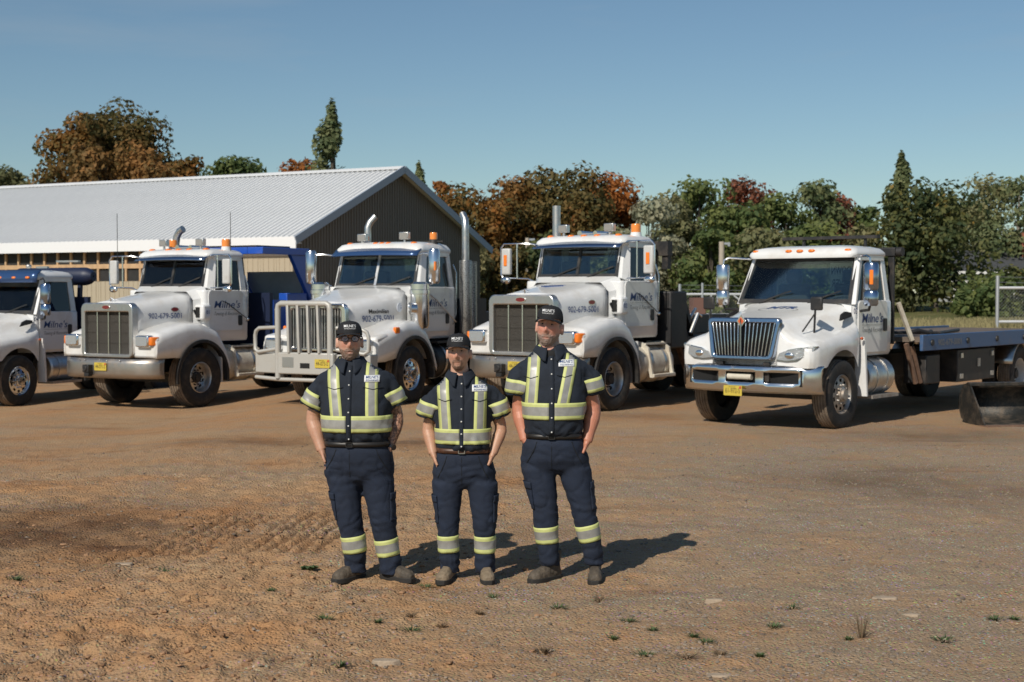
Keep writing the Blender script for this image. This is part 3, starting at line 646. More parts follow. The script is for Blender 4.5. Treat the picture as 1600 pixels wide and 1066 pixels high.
def gate(x0, x1, d0, d1, ztop, zbot, label, nverts, brace, ptop):
    P0, P1 = Vector((x0, d0, 0)), Vector((x1, d1, 0)); t = thing('gate', label, 'gate', (x0, d0, ground_z(x0, d0) - .1), 0); o = Vector((x0, d0, ground_z(x0, d0) - .1))
    at = lambda s, z: P0.lerp(P1, s) - Vector((o.x, o.y, 0)) + Vector((0, 0, z - o.z))
    for z in (ztop, zbot): MB().tube([at(0, z), at(1, z)], .065, 8).obj('rail', 'tube_white', t)
    for k in range(nverts + 1): MB().tube([at(k / nverts, zbot), at(k / nverts, ztop)], .05, 8).obj('upright', 'tube_white', t)
    for a, b in brace: MB().tube([at(a, ztop), at(b, zbot)], .045, 8).obj('brace', 'tube_white', t)
    mb = MB(); L = (P1 - P0).length; n = int(L / .16); H = ztop - zbot
    for i in range(-int(H / .16), n):
        for sg in (0, 1):
            s0, s1 = i * .16 / L, (i * .16 + H) / L; za, zb_ = (zbot, ztop) if sg == 0 else (ztop, zbot)
            if s0 < 0: za = za + (zb_ - za) * (-s0) / (s1 - s0); s0 = 0
            if s1 > 1: zb_ = za + (zb_ - za) * (1 - s0) / (s1 - s0); s1 = 1
            if s1 > s0: mb.tube([at(s0, za), at(s1, zb_)], .006, 3, False)
    mb.obj('chain_link', 'wire', t, None)
    MB().tube([at(0, ptop), at(0, o.z - .3)], .085, 8).obj('post', 'galv', t)
    for z in (ptop - .05, ptop - .3, ptop - .55): MB().tube([at(0, z), at(.5, z - .05), at(1, z)], .012, 4).obj('barbed_wire', 'wire', t)
    return t, at
dg = 77.; s = F_PX / dg
t, at = gate((1062 - 800) / s, (1262 - 800) / s, dg, dg + 1, 2 - (460 - HZ) / s, 2 - (492 - HZ) / s, 'white tube gate with chain link behind the flatbed cab', 4, ((.42, .62),), 2 - (444 - HZ) / s)
MB().tube([at(.18, 2.55), at(.18, -.2)], .07, 8).obj('post', 'galv', t); MB().box(-.45, .45, -.03, .0, -.45, .45).obj('sign', 'sign_brown', t, loc=at(.14, 1.3))
dg = 66.; s = F_PX / dg
gate((1558 - 800) / s, (1690 - 800) / s, dg, dg + .5, 2 - (450 - HZ) / s, 2 - (503 - HZ) / s, 'white tube gate on a galvanised post beside the lawn', 2, (), 2 - (431 - HZ) / s)
def pole(px, top, d, r, label, m):
    x = (px - 800) / F_PX * d; z = 2 - (top - HZ) / F_PX * d; b = ground_z(x, d) - .3
    t = thing('pole', label, 'pole', (x, d, b)); MB().tube([(0, 0, 0), (0, 0, z - b)], [r * 1.1, r], 10).obj('shaft', m, t); MB().box(.0, .45, -.06, .06, z - b - .18, z - b - .05).box(.36, .5, -.1, .1, z - b - .28, z - b - .04).obj('lamp_arm', 'galv', t)
pole(1127, 378, 86, .16, 'pale wooden pole with small lamp behind the flatbed mirror', 'pole_wood'); pole(824, 372, 96, .14, 'grey wooden pole seen through the loop mirror of a cab', 'pole_wood')
# ================================================================== trucks
def seat(x0, d0, h):                       # ground level under the two front wheels
    c, s = math.cos(R(h)), math.sin(R(h)); return (gz(x0 + c, d0 - s) + gz(x0 - c, d0 + s)) / 2
# local frame of a truck: origin on the ground under the front axle, x to its left-hand side, y to the rear, z up
def wheel(t, X, Y, Rr, Wd, side, style='flush', rim='chrome', steer=0.0, dual=False):
    w = sub_empty('wheel', t, (X, Y, Rr), (0, 0, steer)); hw = Wd / 2; mb = MB()
    sw = [(.285, .36), (Rr * .60, .455), (Rr * .78, .5), (Rr * .90, .485), (Rr * .955, .44), (Rr * .985, .40)]
    mb.lathe([(r, h * Wd) for r, h in sw], (0, 0, 0), 'x', 64, 0, side); mb.lathe([(r, -h * Wd) for r, h in sw], (0, 0, 0), 'x', 64, 0, side)
    tr = []; ribs = 5; rw = .80 * Wd / ribs
    for i in range(ribs):
        a = -.40 * Wd + i * rw; tr += [(Rr - .016 if i else Rr * .985, a + (.006 if i else 0)), (Rr - .001, a + .010), (Rr - .001, a + rw - .010), (Rr - .016 if i < ribs - 1 else Rr * .985, a + rw - (.006 if i < ribs - 1 else 0))]
    b = len(mb.v); mb.lathe(tr, (0, 0, 0), 'x', 64, 1, side)
    for k in range(b, len(mb.v)):                                         # lugs on the shoulders
        i, j = divmod(k - b, 64)
        if (i < 4 or i >= len(tr) - 4) and j % 2: x, y, z = mb.v[k]; q = 1 - .012 / Rr; mb.v[k] = (x, y * q, z * q)
    mb.obj('tyre', ['rubber', 'tread'], w, 40)
    if dual: MB().lathe([(.285, -.36 * Wd), (Rr * .9, -.48 * Wd), (Rr, -.40 * Wd), (Rr, .40 * Wd), (Rr * .9, .48 * Wd), (.285, .36 * Wd)], (-side * Wd * 1.12, 0, 0), 'x', 40, 0, side).obj('inner_tyre', 'rubber', w, 40)
    lip = Wd * .40; dh = lip - (.035 if style == 'flush' else .15); mb = MB()
    mb.lathe([(.292, lip - .02), (.296, lip), (.286, lip + .006), (.272, lip - .015), (.262, min(lip - .05, dh)), (.255, dh)], (0, 0, 0), 'x', 48, 0, side)
    rr = [.255, .232, .186, .15, .0]; hh = [dh, dh + .01, dh + .012, dh + .022, dh + .03]; n = 40; vs = []; fs = []
    for r, h in zip(rr, hh):
        for k in range(n): a = 2 * math.pi * k / n; vs.append((h * side, r * math.cos(a), r * math.sin(a)))
    for i in range(4):
        for k in range(n):
            if i == 1 and k % 4 in (1, 2): continue
            q = (k + 1) % n; fs.append((i * n + k, i * n + q, (i + 1) * n + q, (i + 1) * n + k))
    mb.add(vs, fs); mb.lathe([(.29, lip - .02), (.25, dh - .12), (0.02, dh - .12)], (0, 0, 0), 'x', 32, 1, side)
    mb.obj('rim', [rim, 'dark_void'], w, 40)
    mb = MB(); mb.lathe([(.112, dh + .01), (.105, dh + .055), (.085, dh + .065), (.08, dh + .10), (.0, dh + .105)], (0, 0, 0), 'x', 24, 0, side)
    for k in range(10):
        a = 2 * math.pi * k / 10; c, s = .1425 * math.cos(a), .1425 * math.sin(a); mb.cyl((side * dh, c, s), (side * (dh + .055), c, s), .019, .013, 6)
    mb.obj('hub', 'black_steel' if style == 'deep' else rim, w, 40)
    return w
def both(fn):
    for s in (-1, 1): fn(s)
def arch_fender(t, st, arch_r, cz, x_in, x_out, mname, lip=True, name='fender', ya=0.0):
    """st: stations (y, top z, bottom z away from the wheel arch)"""
    def one(s):
        ys = []; 
        for (a, b) in zip(st[:-1], st[1:]):
            for k in range(5): q = k / 5; ys.append([a[j] + (b[j] - a[j]) * q for j in range(3)])
        ys.append(list(st[-1])); rows = []
        for y, zt, zl in ys:
            if abs(y - ya) < arch_r: zl = max(zl, cz + math.sqrt(arch_r ** 2 - (y - ya) ** 2))
            zl = min(zl, zt - .03); H = zt - zl; c = min(.16, H * .6); row = [(x_in, zt + .04)]
            for k in range(6): a = R(90 - 90 * k / 5); row.append((x_out - c + c * math.cos(a), zt - c + c * math.sin(a)))
            row += [(x_out + .0, zt - c - (H - c) * .5), (x_out - .01, zl)]
            rows.append([(s * x, y, z) for x, z in row])
        mb = MB(); mb.loft(rows, False, False, False); mb.obj(name, mname, t, 50, solid=.025)
        if lip:
            pts = []; 
            for k in range(25):
                a = R(-8 + 196 * k / 24); pts.append((-arch_r * math.cos(a), cz + arch_r * math.sin(a)))
            mb = MB(); rings = [[(s * (x_out - .10), ya + y * .985, cz + (z - cz) * .985), (s * (x_out + .015), ya + y * .985, cz + (z - cz) * .985), (s * (x_out + .015), ya + y * 1.07, cz + (z - cz) * 1.07), (s * (x_out - .02), ya + y * 1.07, cz + (z - cz) * 1.07)] for y, z in pts]
            mb.loft(rings); mb.obj('fender_flare', 'black_plastic', t, 30)
    both(one)
def under(t, y1=7.2, eng=True):
    mb = MB()
    for s in (-1, 1): mb.box(s * .39 - .05, s * .39 + .05, -.95, y1, .72, 1.0)
    mb.box(-.9, .9, -.07, .07, .42, .56).box(-.55, .55, -.9, 1.3, .62, 1.25).box(-.3, .3, 1.3, y1 - .5, .6, .9)
    if eng: mb.box(-.5, .5, -.6, .5, 1.2, 1.6)
    mb.obj('chassis', 'black_steel', t)
def quad_pane(p):                                                   # thin slab through four corners
    a, b, c, d = [Vector(q) for q in p]; n = (b - a).cross(d - a).normalized() * .006; return MB().add([a, b, c, d, a + n, b + n, c + n, d + n], [(0, 1, 2, 3), (7, 6, 5, 4), (0, 4, 5, 1), (1, 5, 6, 2), (2, 6, 7, 3), (3, 7, 4, 0)])
def cab(t, p):
    C, Ct, zb, zbelt, yr, y0 = p['C'], p['Ct'], p['zb'], p['zbelt'], p['yr'], p['y0']; yw0, zw0, yw1, zw1, Wb, Wt, zr = p['yw0'], p['zw0'], p['yw1'], p['zw1'], p['Wb'], p['Wt'], p['zr']
    mb = MB(); ring = lambda dx, z, r=.09: [(x, y, z) for x, y in rrect(-C - dx, C + dx, y0, yr, r, 4)]
    mb.loft([ring(-.05, zb, .07), ring(-.01, zb + .05), ring(0, (zb + zbelt) / 2), ring(-.005, zbelt - .03), ring(-.02, zbelt)], True, True, False); body = mb.obj('cab_body', 'white_paint', t, 40, solid=.03)
    body_bvh = mb.bvh()
    MB().box(-C + .05, C - .05, y0 + .06, yr - .06, zb + .08, zbelt - .45).obj('cab_floor', 'interior', t)
    mb = MB()                                                       # cowl under the windscreen
    hb = p['cowl']; mb.loft([[(-hb[0], hb[1], zb + .2), (hb[0], hb[1], zb + .2), (hb[0], hb[1], hb[2] - .16), (hb[0] - .16, hb[1], hb[2]), (-hb[0] + .16, hb[1], hb[2]), (-hb[0], hb[1], hb[2] - .16)],
             [(-C + .02, yw0 + .02, zb + .2), (C - .02, yw0 + .02, zb + .2), (C - .03, yw0 + .02, zw0 - .22), (Wb + .04, yw0 + .02, zw0 - .0), (-Wb - .04, yw0 + .02, zw0 - .0), (-C + .03, yw0 + .02, zw0 - .22)]], True, False, True); mb.obj('cowl', 'white_paint', t, 30, bevel=.02)
    for s in (-1, 1):
        MB().loft([[(s * (Wb - .01), yw0 - .02, zw0 - .05), (s * (Wb + .09), yw0 + .03, zw0 - .05), (s * (C - .02), yw0 + .16, zbelt - .03), (s * (Wb + .02), yw0 + .10, zw0 - .05)],
                   [(s * (Wt - .01), yw1 - .02, zw1 + .04), (s * (Wt + .07), yw1 + .02, zw1 + .04), (s * (Ct - .01), yw1 + .13, zw1 + .04), (s * (Wt + .01), yw1 + .1, zw1 + .04)]]).obj('windscreen_pillar', 'white_paint', t, 30, bevel=.012)
        MB().loft([[(s * (C - .09), yr - .22, zbelt - .02), (s * (C - .02), yr - .22, zbelt - .02), (s * (C - .03), yr - .06, zbelt - .02), (s * (C - .10), yr - .01, zbelt - .02), (s * (C - .2), yr - .01, zbelt - .02), (s * (C - .2), yr - .08, zbelt - .02)],
                   [(s * (Ct - .09), yr - .24, zw1 + .04), (s * (Ct - .02), yr - .24, zw1 + .04), (s * (Ct - .03), yr - .10, zw1 + .04), (s * (Ct - .10), yr - .04, zw1 + .04), (s * (Ct - .2), yr - .04, zw1 + .04), (s * (Ct - .2), yr - .1, zw1 + .04)]]).obj('rear_pillar', 'white_paint', t, 40)
        ww = quad_pane([(s * (C - .045), yw0 + .12, zbelt - .03), (s * (C - .045), yr - .2, zbelt - .03), (s * (Ct - .045), yr - .22, zw1 + .03), (s * (Ct - .045), yw1 + .10, zw1 + .03)]).obj('side_window', 'glass_side', t, None)
        MB().bar((s * (Ct - .03), yw1 + .06, zw1 + .0), (s * (Ct - .03), yr - .15, zw1 + .0), .06, .09).obj('door_frame', 'white_paint', ww, 30, bevel=.01)
        if p.get('vent'): MB().bar((s * (C - .035), yw0 + p['vent'], zbelt - .02), (s * (Ct - .035), yw1 + p['vent'] - .08, zw1 + .02), .03, .045, (1, 0, 0)).obj('window_divider', p.get('ventm', 'white_paint'), ww, None)
    # back wall with its window
    f = lambda a, b, k: (a, yr - .05 + k - (b - zbelt) * .02, b); o = [(-C + .06, zbelt - .05), (C - .06, zbelt - .05), (Ct - .06, zw1 + .05), (-Ct + .06, zw1 + .05)]; i = [(-.62, zbelt + .10), (.62, zbelt + .10), (.60, zw1 - .07), (-.60, zw1 - .07)]
    MB().hole(o, i, f, .04).obj('rear_wall', ['interior'], t, None); MB().prism(i, lambda a, b, k: f(a, b, k + .015), .006).obj('rear_window', 'glass_screen', t, None)
    # roof
    rg = lambda ins, z, yf, r=.12: [(x, y, z) for x, y in rrect(-Ct + ins, Ct - ins, yf, yr - .02 - ins * .6, r, 5)]
    ry = p['roof_y']; mb = MB(); mb.loft([rg(.02, zw1 - .0, ry), rg(-.01, zw1 + .05, ry - .01), rg(.0, zw1 + (zr - zw1) * .45, ry + .01), rg(.05, zw1 + (zr - zw1) * .75, ry + .06, .16), rg(.16, zr - .02, ry + .2, .2), rg(.35, zr, ry + .4, .2)]); mb.obj('roof', 'white_paint', t, 60)
    # windscreen
    g = [(-Wb, yw0, zw0), (Wb, yw0, zw0), (Wt, yw1, zw1), (-Wt, yw1, zw1)]
    quad_pane(g).obj('windscreen', 'glass_screen', t, None)
    def onw(a, b, k): q = (b - zw0) / (zw1 - zw0); return (a, yw0 + (yw1 - yw0) * q - k, b)
    MB().hole([(-Wb - .03, zw0 - .03), (Wb + .03, zw0 - .03), (Wt + .03, zw1 + .05), (-Wt - .03, zw1 + .05)], [(-Wb + .03, zw0 + .035), (Wb - .03, zw0 + .035), (Wt - .03, zw1 - .045), (-Wt + .03, zw1 - .045)], onw, .012).obj('windscreen_seal', 'black_plastic', t, None)
    if p.get('split'): MB().bar(onw(0, zw0, .012), onw(0, zw1, .012), .05, .02, (0, 1, 0)).obj('windscreen_divider', p.get('split'), t, None)
    for s, x in ((-1, -Wb * .62), (1, Wb * .28)):
        a = Vector(onw(x, zw0 - .03, .03)); b = Vector(onw(x + .32, zw0 + .10, .02)); MB().bar(a, b, .018, .018).bar(b + Vector((-.22, -.01, -.07)), b + Vector((.2, 0, .06)), .012, .02).obj('wiper', 'black_plastic', t, None)
    # inside
    mb = MB(); mb.box(-C + .1, C - .1, yw0 + .05, yw0 + .42, zw0 - .45, zw0 - .06); mb.obj('dashboard', 'interior_grey', t, bevel=.04)
    sy = yr - .5
    for s in (-1, 1):
        MB().box(s * .5 - .27, s * .5 + .27, sy, sy + .16, zw0 - .55, zw0 + .28).box(s * .5 - .14, s * .5 + .14, sy + .02, sy + .13, zw0 + .28, zw0 + .50).box(s * .5 - .27, s * .5 + .27, sy - .45, sy + .1, zw0 - .65, zw0 - .5).obj('seat', 'interior', t, bevel=.05)
    mb = MB(); c = Vector((.5, yw0 + .52, zw0 - .02)); ax = Vector((0, -.45, .9)).normalized(); u = Vector((1, 0, 0)); v = ax.cross(u)
    ring = [c + (u * math.cos(2 * math.pi * k / 24) + v * math.sin(2 * math.pi * k / 24)) * .22 for k in range(25)]; mb.tube(ring, .017, 6); mb.bar(c - u * .2, c + u * .2, .03, .02).cyl(c, c + Vector((0, -.25, -.3)), .03)
    mb.obj('steering_wheel', 'interior', t)
    # door
    d0, d1, zd = p['door']; dx = C - .002
    for s in (-1, 1):
        dr = MB().prism(rrect(d0, d1, zd, zbelt - .005, .09, 5), lambda a, b, k, s=s: (s * (dx + k), a, b), .016).obj('door', 'white_paint', t, 30, bevel=.006)
        hy, hz = p['handle']; MB().prism(rrect(hy - .055, hy + .055, hz - .10, hz + .10, .03, 3), lambda a, b, k, s=s: (s * (dx + .014 + k), a, b), .02).obj('door_handle', 'black_plastic', dr, 30)
    if p.get('name', True):
        nx = C + .016; ny, nz, nw = p['name_at']
        lettering('lettering', "Milne's", 'decal_blue', t, (nx, ny, nz), (0, 1, 0), (0, 0, 1), .145, nw, .22, .004); lettering('lettering', 'Towing & Recovery', 'decal_grey', t, (nx, ny, nz - .145), (0, 1, 0), (0, 0, 1), .075, nw * .98, .45, -.005)
        MB().box(nx, nx + .003, ny - nw / 2, ny + nw / 2, nz - .035, nz - .03).obj('lettering', 'decal_grey', t, None)
    return body_bvh
def slow_sign(t, y, zc, x0, w):
    MB().box(x0 - w / 2, x0 + w / 2, y, y + .004, zc - .22, zc + .22).obj('warning_sign', 'sign_pale', t, None)
    for k, s in ((.04, 'SLOW DOWN'), (-.17, 'MOVE OVER')): lettering('lettering', s, 'decal_black', t, (x0, y - .004, zc + k), (-1, 0, 0), (0, 0, 1), .13, w * .92, 0, .02, off=-.001)
mat('sign_pale', (.55, .60, .57), .7)
def plate(t, x, y, z, s1, rot=0.0):
    e = MB().prism(rrect(-.155, .155, -.075, .075, .012, 2), lambda a, b, k: (a, -k, b), .006).obj('number_plate', 'plate_yellow', t, None, loc=(x, y, z))
    lettering('lettering', s1, 'plate_ink', e, (0, -.007, -.035), (1, 0, 0), (0, 0, 1), .075, .25, 0, .01, off=.002); lettering('lettering', 'Nova Scotia', 'plate_ink', e, (-.01, -.007, .048), (1, 0, 0), (0, 0, 1), .018, .11, off=.002)
    MB().box(.11, .145, -.010, -.007, .03, .066).obj('sticker', 'plate_red', e, None)
def beacon(t, x, y, z, r=.075, h=.13, base='white_paint', bh=.07):
    b = MB().cyl((x, y, z - .03), (x, y, z + bh), r * 1.25, r * 1.05, 20).obj('beacon_base', base, t); MB().lathe([(r * .98, z + bh), (r, z + bh + h * .8), (r * .85, z + bh + h), (.0, z + bh + h)], (x, y, 0), 'z', 20).obj('beacon', 'amber_dome', b, 50)
def marker(t, x, y, z): MB().ball((x, y, z), .065, .09, .045, 12, 6).obj('marker_light', 'amber', t, 80)
def work_light(t, x, y, z, s=1.0):
    b = MB().box(x - .1 * s, x + .1 * s, y - .05, y + .05, z, z + .14 * s).box(x - .02, x + .02, y - .02, y + .02, z - .09, z).obj('work_light', 'alu', t, bevel=.012); MB().box(x - .08 * s, x + .08 * s, y - .056, y - .05, z + .02, z + .12 * s).obj('lens', 'interior_grey', b, None)
def loop_mirror(t, s, p, head=True, amber=True):
    x0, y0, z0, z1, xo = p; a = [(s * x0, y0 + .1, z1), (s * (x0 + .12), y0, z1 + .02), (s * (xo - .06), y0 - .06, z1 + .02), (s * xo, y0 - .06, z1 - .05), (s * xo, y0 - .06, z0 + .1), (s * (xo - .05), y0 - .06, z0 + .04), (s * (x0 + .12), y0, z0 + .02), (s * x0, y0 + .1, z0 - .06)]
    fr = MB().tube(a, .016, 8).tube([(s * (x0 + .34), y0 - .05, z1 + .02), (s * (x0 + .34), y0 - .05, z0 + .03)], .014, 8).obj('mirror_frame', 'chrome', t)
    h = MB().loft([[(s * (xo - .02 - q * .19) if k else s * (xo - .02 - q * .19), yy, zz) for q, yy in ((0, y0 - .09), (1, y0 - .09), (1, y0 - .0), (0, y0 - .0))] for k, zz in ((0, z0 + .1), (1, z1 - .06))]).obj('mirror', 'white_trim', fr, 30, bevel=.025)
    MB().ball((s * (xo - .1), y0 - .06, z0 + .0), .11, .05, .07, 14, 8).obj('spot_mirror', 'chrome', fr, 80)
    if amber: MB().box(s * (xo - .115) - .035, s * (xo - .115) + .035, y0 - .102, y0 - .088, (z0 + z1) / 2 - .06, (z0 + z1) / 2 + .14).obj('signal_light', 'amber', fr, 30, bevel=.006)
def hood_loft(t, st, zb, name='hood', mname='white_paint'):
    rows = []
    for y, hw, zt in st:
        half = [(hw, zb(y)), (hw, zt - .24), (hw - .012, zt - .15), (hw - .05, zt - .075), (hw - .12, zt - .025), (hw - .24, zt), (hw * .4, zt + .02)]
        rows.append([(x, y, z) for x, z in half] + [(0, y, zt + .026)] + [(-x, y, z) for x, z in reversed(half)])
    mb = MB(); mb.loft(rows, False, False, False); mb.obj(name, mname, t, 50, solid=.02); return mb.bvh()
def strip(path, z0, z1, bulge=0.0, nz=4):                            # upright strip along a plan path
    return MB().grid(lambda u, v: (lambda q, w: (path[q][0] , path[q][1] - bulge * math.sin(math.pi * w), z0 + (z1 - z0) * w))(int(round(u * (len(path) - 1))), v), len(path) - 1, nz)
def tank(t, s, y0, y1, r=.33, x=.86, z=.72, m='alu', brackets=None):
    mb = MB(); mb.lathe([(0.02, y0), (r * .9, y0), (r, y0 + .03), (r, y1 - .03), (r * .9, y1), (.02, y1)], (s * x, 0, z), 'y', 32); tk = mb.obj('fuel_tank', m, t, 40)
    for y in (y0 + (y1 - y0) * .3, y0 + (y1 - y0) * .72): MB().lathe([(r + .004, y - .03), (r + .012, y - .03), (r + .012, y + .03), (r + .004, y + .03)], (s * x, 0, z), 'y', 32).obj('strap', 'black_plastic' if m == 'chrome' else 'alu', tk, 40)

PETE = dict(C=1.03, Ct=.95, zb=1.20, zbelt=2.20, yr=1.70, y0=.42, yw0=.57, zw0=2.29, yw1=.72, zw1=2.83, Wb=.82, Wt=.81, zr=3.03, roof_y=.60, cowl=(.84, .28, 2.17), door=(.50, 1.50, 1.40), handle=(1.40, 1.60), name_at=(1.03, 1.85, .76), split='black_plastic', vent=.0)
def pete(name, label, pose, num, stack, extra):
    x0, d0, h, z0 = pose; z0 = seat(x0, d0, h) + extra.get('lift', .005); t = thing(name, label, 'truck', (x0, d0, z0), -R(h), 'white trucks parked in a row'); under(t)
    ya, rw = extra.get('axle', (0, .54))
    for s in (-1, 1): wheel(t, s * 1.0, ya, rw, .385, s, 'deep', 'alu').location.z = .53 + (rw - .54) * -.2
    for yy in (4.7, 6.05):
        for s in (-1, 1): wheel(t, s * 1.03, yy, .52, .27, s, 'deep', 'dusty_alu', 0, True)
    # bumper with swept ends
    path = [(-1.20, -.86), (-1.19, -.98), (-1.10, -1.10), (-.9, -1.20), (-.62, -1.27), (-.3, -1.285), (0, -1.29), (.3, -1.285), (.62, -1.27), (.9, -1.20), (1.10, -1.10), (1.19, -.98), (1.20, -.86)]
    strip(path, .55, .92, .02).obj('bumper', 'steel_bumper', t, 60, solid=.025)
    plate(t, .02, -1.325, .77, '44-071-S'); mb = MB(); mb.box(-.36, -.20, -1.42, -1.27, .66, .80).cyl((-.28, -1.44, .73), (-.28, -1.28, .73), .05, .05, 12).box(-.34, -.22, -1.40, -1.3, .58, .68); mb.obj('tow_hook', 'black_steel', t, bevel=.01)
    for x in (-.55, -.42, -.02, .16, .5): MB().ball((x, -1.30, .885), .014, .012, .014, 8, 6).obj('bolt', 'chrome', t, 80)
    # grille
    gr = MB().hole(rrect(-.67, .67, .93, 1.96, .12, 5), rrect(-.575, .575, 1.0, 1.79, .03, 5), lambda a, b, k: (a, -1.15 + k, b), .16).obj('grille_surround', 'alu', t, 30, bevel=.018)
    MB().box(-.60, .60, -1.06, -1.03, .98, 1.82).obj('grille', 'grille_mesh', gr, None)
    for x in (-.29, 0, .29): MB().box(x - .010, x + .010, -1.10, -1.06, .995, 1.80).obj('grille_bar', 'chrome', gr, None)
    for z in (1.2, 1.4, 1.6): MB().box(-.58, .58, -1.068, -1.06, z - .004, z + .004).obj('grille_wire', 'grille_mesh', gr, None)
    el = lambda rx, rz: [(rx * math.cos(2 * math.pi * k / 28), rz * math.sin(2 * math.pi * k / 28)) for k in range(28)]
    bd = MB().prism(el(.105, .046), lambda a, b, k: (a, -1.15 - k, 1.875 + b), .012).obj('badge', 'chrome', t, None); MB().prism(el(.093, .036), lambda a, b, k: (a, -1.162 - k, 1.875 + b), .003).obj('badge_face', 'badge_red', bd, None)
    # hood and its lettering
    bv = hood_loft(t, [(-1.09, .645, 1.945), (-.9, .66, 1.975), (-.5, .70, 2.03), (-.1, .755, 2.085), (.15, .80, 2.125), (.30, .835, 2.155)], lambda y: .98 + .3 * (y + 1.09) / 1.4)
    ud = Vector((.19, 1.39, 0)).normalized()
    lettering('lettering', '902-679-5001', 'decal_blue', t, (.9, -.36, 1.66), ud, (0, 0, 1), .105, .78, 0, .006, bv, (-1, 0, 0), .014)
    bs = MB().prism(el(.09, .045), lambda a, b, k: (.752 + .137 * (a) + k, -.13 + a, 1.83 + b), .012).obj('badge', 'chrome', t, None); MB().prism(el(.078, .035), lambda a, b, k: (.764 + .137 * a + k, -.13 + a, 1.83 + b), .003).obj('badge_face', 'badge_red', bs, None)
    MB().tube([(-.07, -1.0, 2.01), (0, -1.03, 2.05), (.07, -1.0, 2.01)], .012, 6).cyl((0, -1.02, 1.96), (0, -1.03, 2.05), .015).obj('hood_ornament', 'chrome', t)
    for s in (-1, 1): MB().bar((s * .90, .24, 1.82), (s * .94, .36, 1.60), .02, .05).obj('hood_latch', 'black_plastic', t, 30, bevel=.008)
    arch_fender(t, [(-1.08, 1.30, .93), (-.95, 1.40, .93), (-.62, 1.49, .93), (-.25, 1.57, .9), (.15, 1.57, .9), (.45 + ya, 1.42, .9), (.66 + ya, 1.12, .85), (.76 + ya, .82, .62)], .675, .53, .60, 1.22, 'white_paint', ya=ya)
    for s in (-1, 1):
        MB().prism([(-1.085, .93), (-1.085, 1.33), (-.8, 1.33), (-.8, .93)], lambda a, b, k, s=s: (s * (.6 + k), a, b), .60).obj('fender_front', 'white_paint', t, 30, bevel=.05)
        hl = MB().box(s * .92 - .17, s * .92 + .17, -1.17, -1.02, 1.14, 1.36).obj('headlight', 'chrome', t, 30, bevel=.03); MB().prism(rrect(s * .92 - .145, s * .92 + .145, 1.165, 1.335, .04, 4), lambda a, b, k: (a, -1.17 - k, b), .012).obj('lens', 'lens', hl, 30)
        MB().loft([[(s * 1.09, -1.165, z), (s * 1.15, -1.14, z), (s * 1.19, -1.06, z), (s * 1.19, -.97, z), (s * 1.09, -.97, z)] for z in (1.17, 1.33)]).obj('turn_signal', 'amber', hl, 30, bevel=.02)
    cab(t, PETE)
    ai = MB().box(.86, 1.09, .30, .54, 1.62, 1.92).obj('air_intake', 'white_paint', t, 30, bevel=.04); MB().box(.9, 1.0, .285, .30, 1.67, 1.87).obj('intake_mouth', 'dark_void', ai, None)
    MB().prism(el(.075, .085), lambda a, b, k: (1.09 + k, .42 + a, 1.77 + b), .003).obj('number_disc', 'decal_pale', ai, None); lettering('lettering', num, 'decal_blue', ai, (1.094, .42, 1.735), (0, 1, 0), (0, 0, 1), .075, None, 0, .02)
    # visor, roof lights
    MB().loft([[(x, .60 - .17 * math.cos(x * .9) + (0 if k == 0 else .16), 2.80 + (0 if k == 0 else .10) - .02 * x * x) for x in np.linspace(-.93, .93, 13)] for k in (0, 1)], False, False, False).obj('sun_visor', extra.get('visor', 'sky_blue_chrome'), t, 60, solid=.012)
    for x in (-.72, -.28, -.0, .28, .72): marker(t, x, .80, 2.99)
    for x in (-.52, .46): work_light(t, x, .92, 3.08)
    beacon(t, .74, 1.35, 2.98, .09, .15, 'white_paint', .09)
    if extra.get('beacon2'): beacon(t, -.55, 1.2, 3.0, .085, .15)
    MB().tube([(-.2, .95, 3.06), (-.2, 1.5, 3.08)], [.05, .02], 10).tube([(.1, 1.0, 3.06), (.1, 1.55, 3.08)], [.045, .02], 10).obj('air_horn', 'chrome', t)
    for s in (-1, 1): loop_mirror(t, s, (.93, .56, 2.22, 2.86, 1.62), True, extra.get('amber', False))
    if extra.get('antenna'):
        for x, y, z, l in ((-1.40, .5, 2.9, .85), (.9, 1.3, 3.0, .75)): MB().tube([(x, y, z - .1), (x, y, z + l)], .007, 5).obj('antenna', 'black_plastic', t)
    MB().tube([(.97, .52, 2.12), (1.06, 1.0, 1.95), (1.06, 1.62, 1.62)], .008, 5).obj('mirror_stay', 'black_plastic', t); MB().ball((1.06, 1.62, 1.62), .03, .03, .03, 8, 6).obj('stay_bracket', 'chrome', t)
    MB().tube([(1.0, 1.60, 1.5), (1.05, 1.63, 1.7), (1.05, 1.63, 2.3), (1.0, 1.60, 2.5)], .014, 6).obj('grab_handle', 'chrome', t)
    if stack == 'curved': pts = [(-1.08, 1.84, 1.2), (-1.08, 1.84, 3.18), (-1.06, 1.84, 3.32), (-.98, 1.84, 3.43), (-.88, 1.84, 3.48)]
    else: pts = [(-1.13, 1.58, 1.2), (-1.13, 1.58, 3.62)]
    MB().tube(pts, .075, 14).obj('exhaust_stack', 'alu', t, 60)
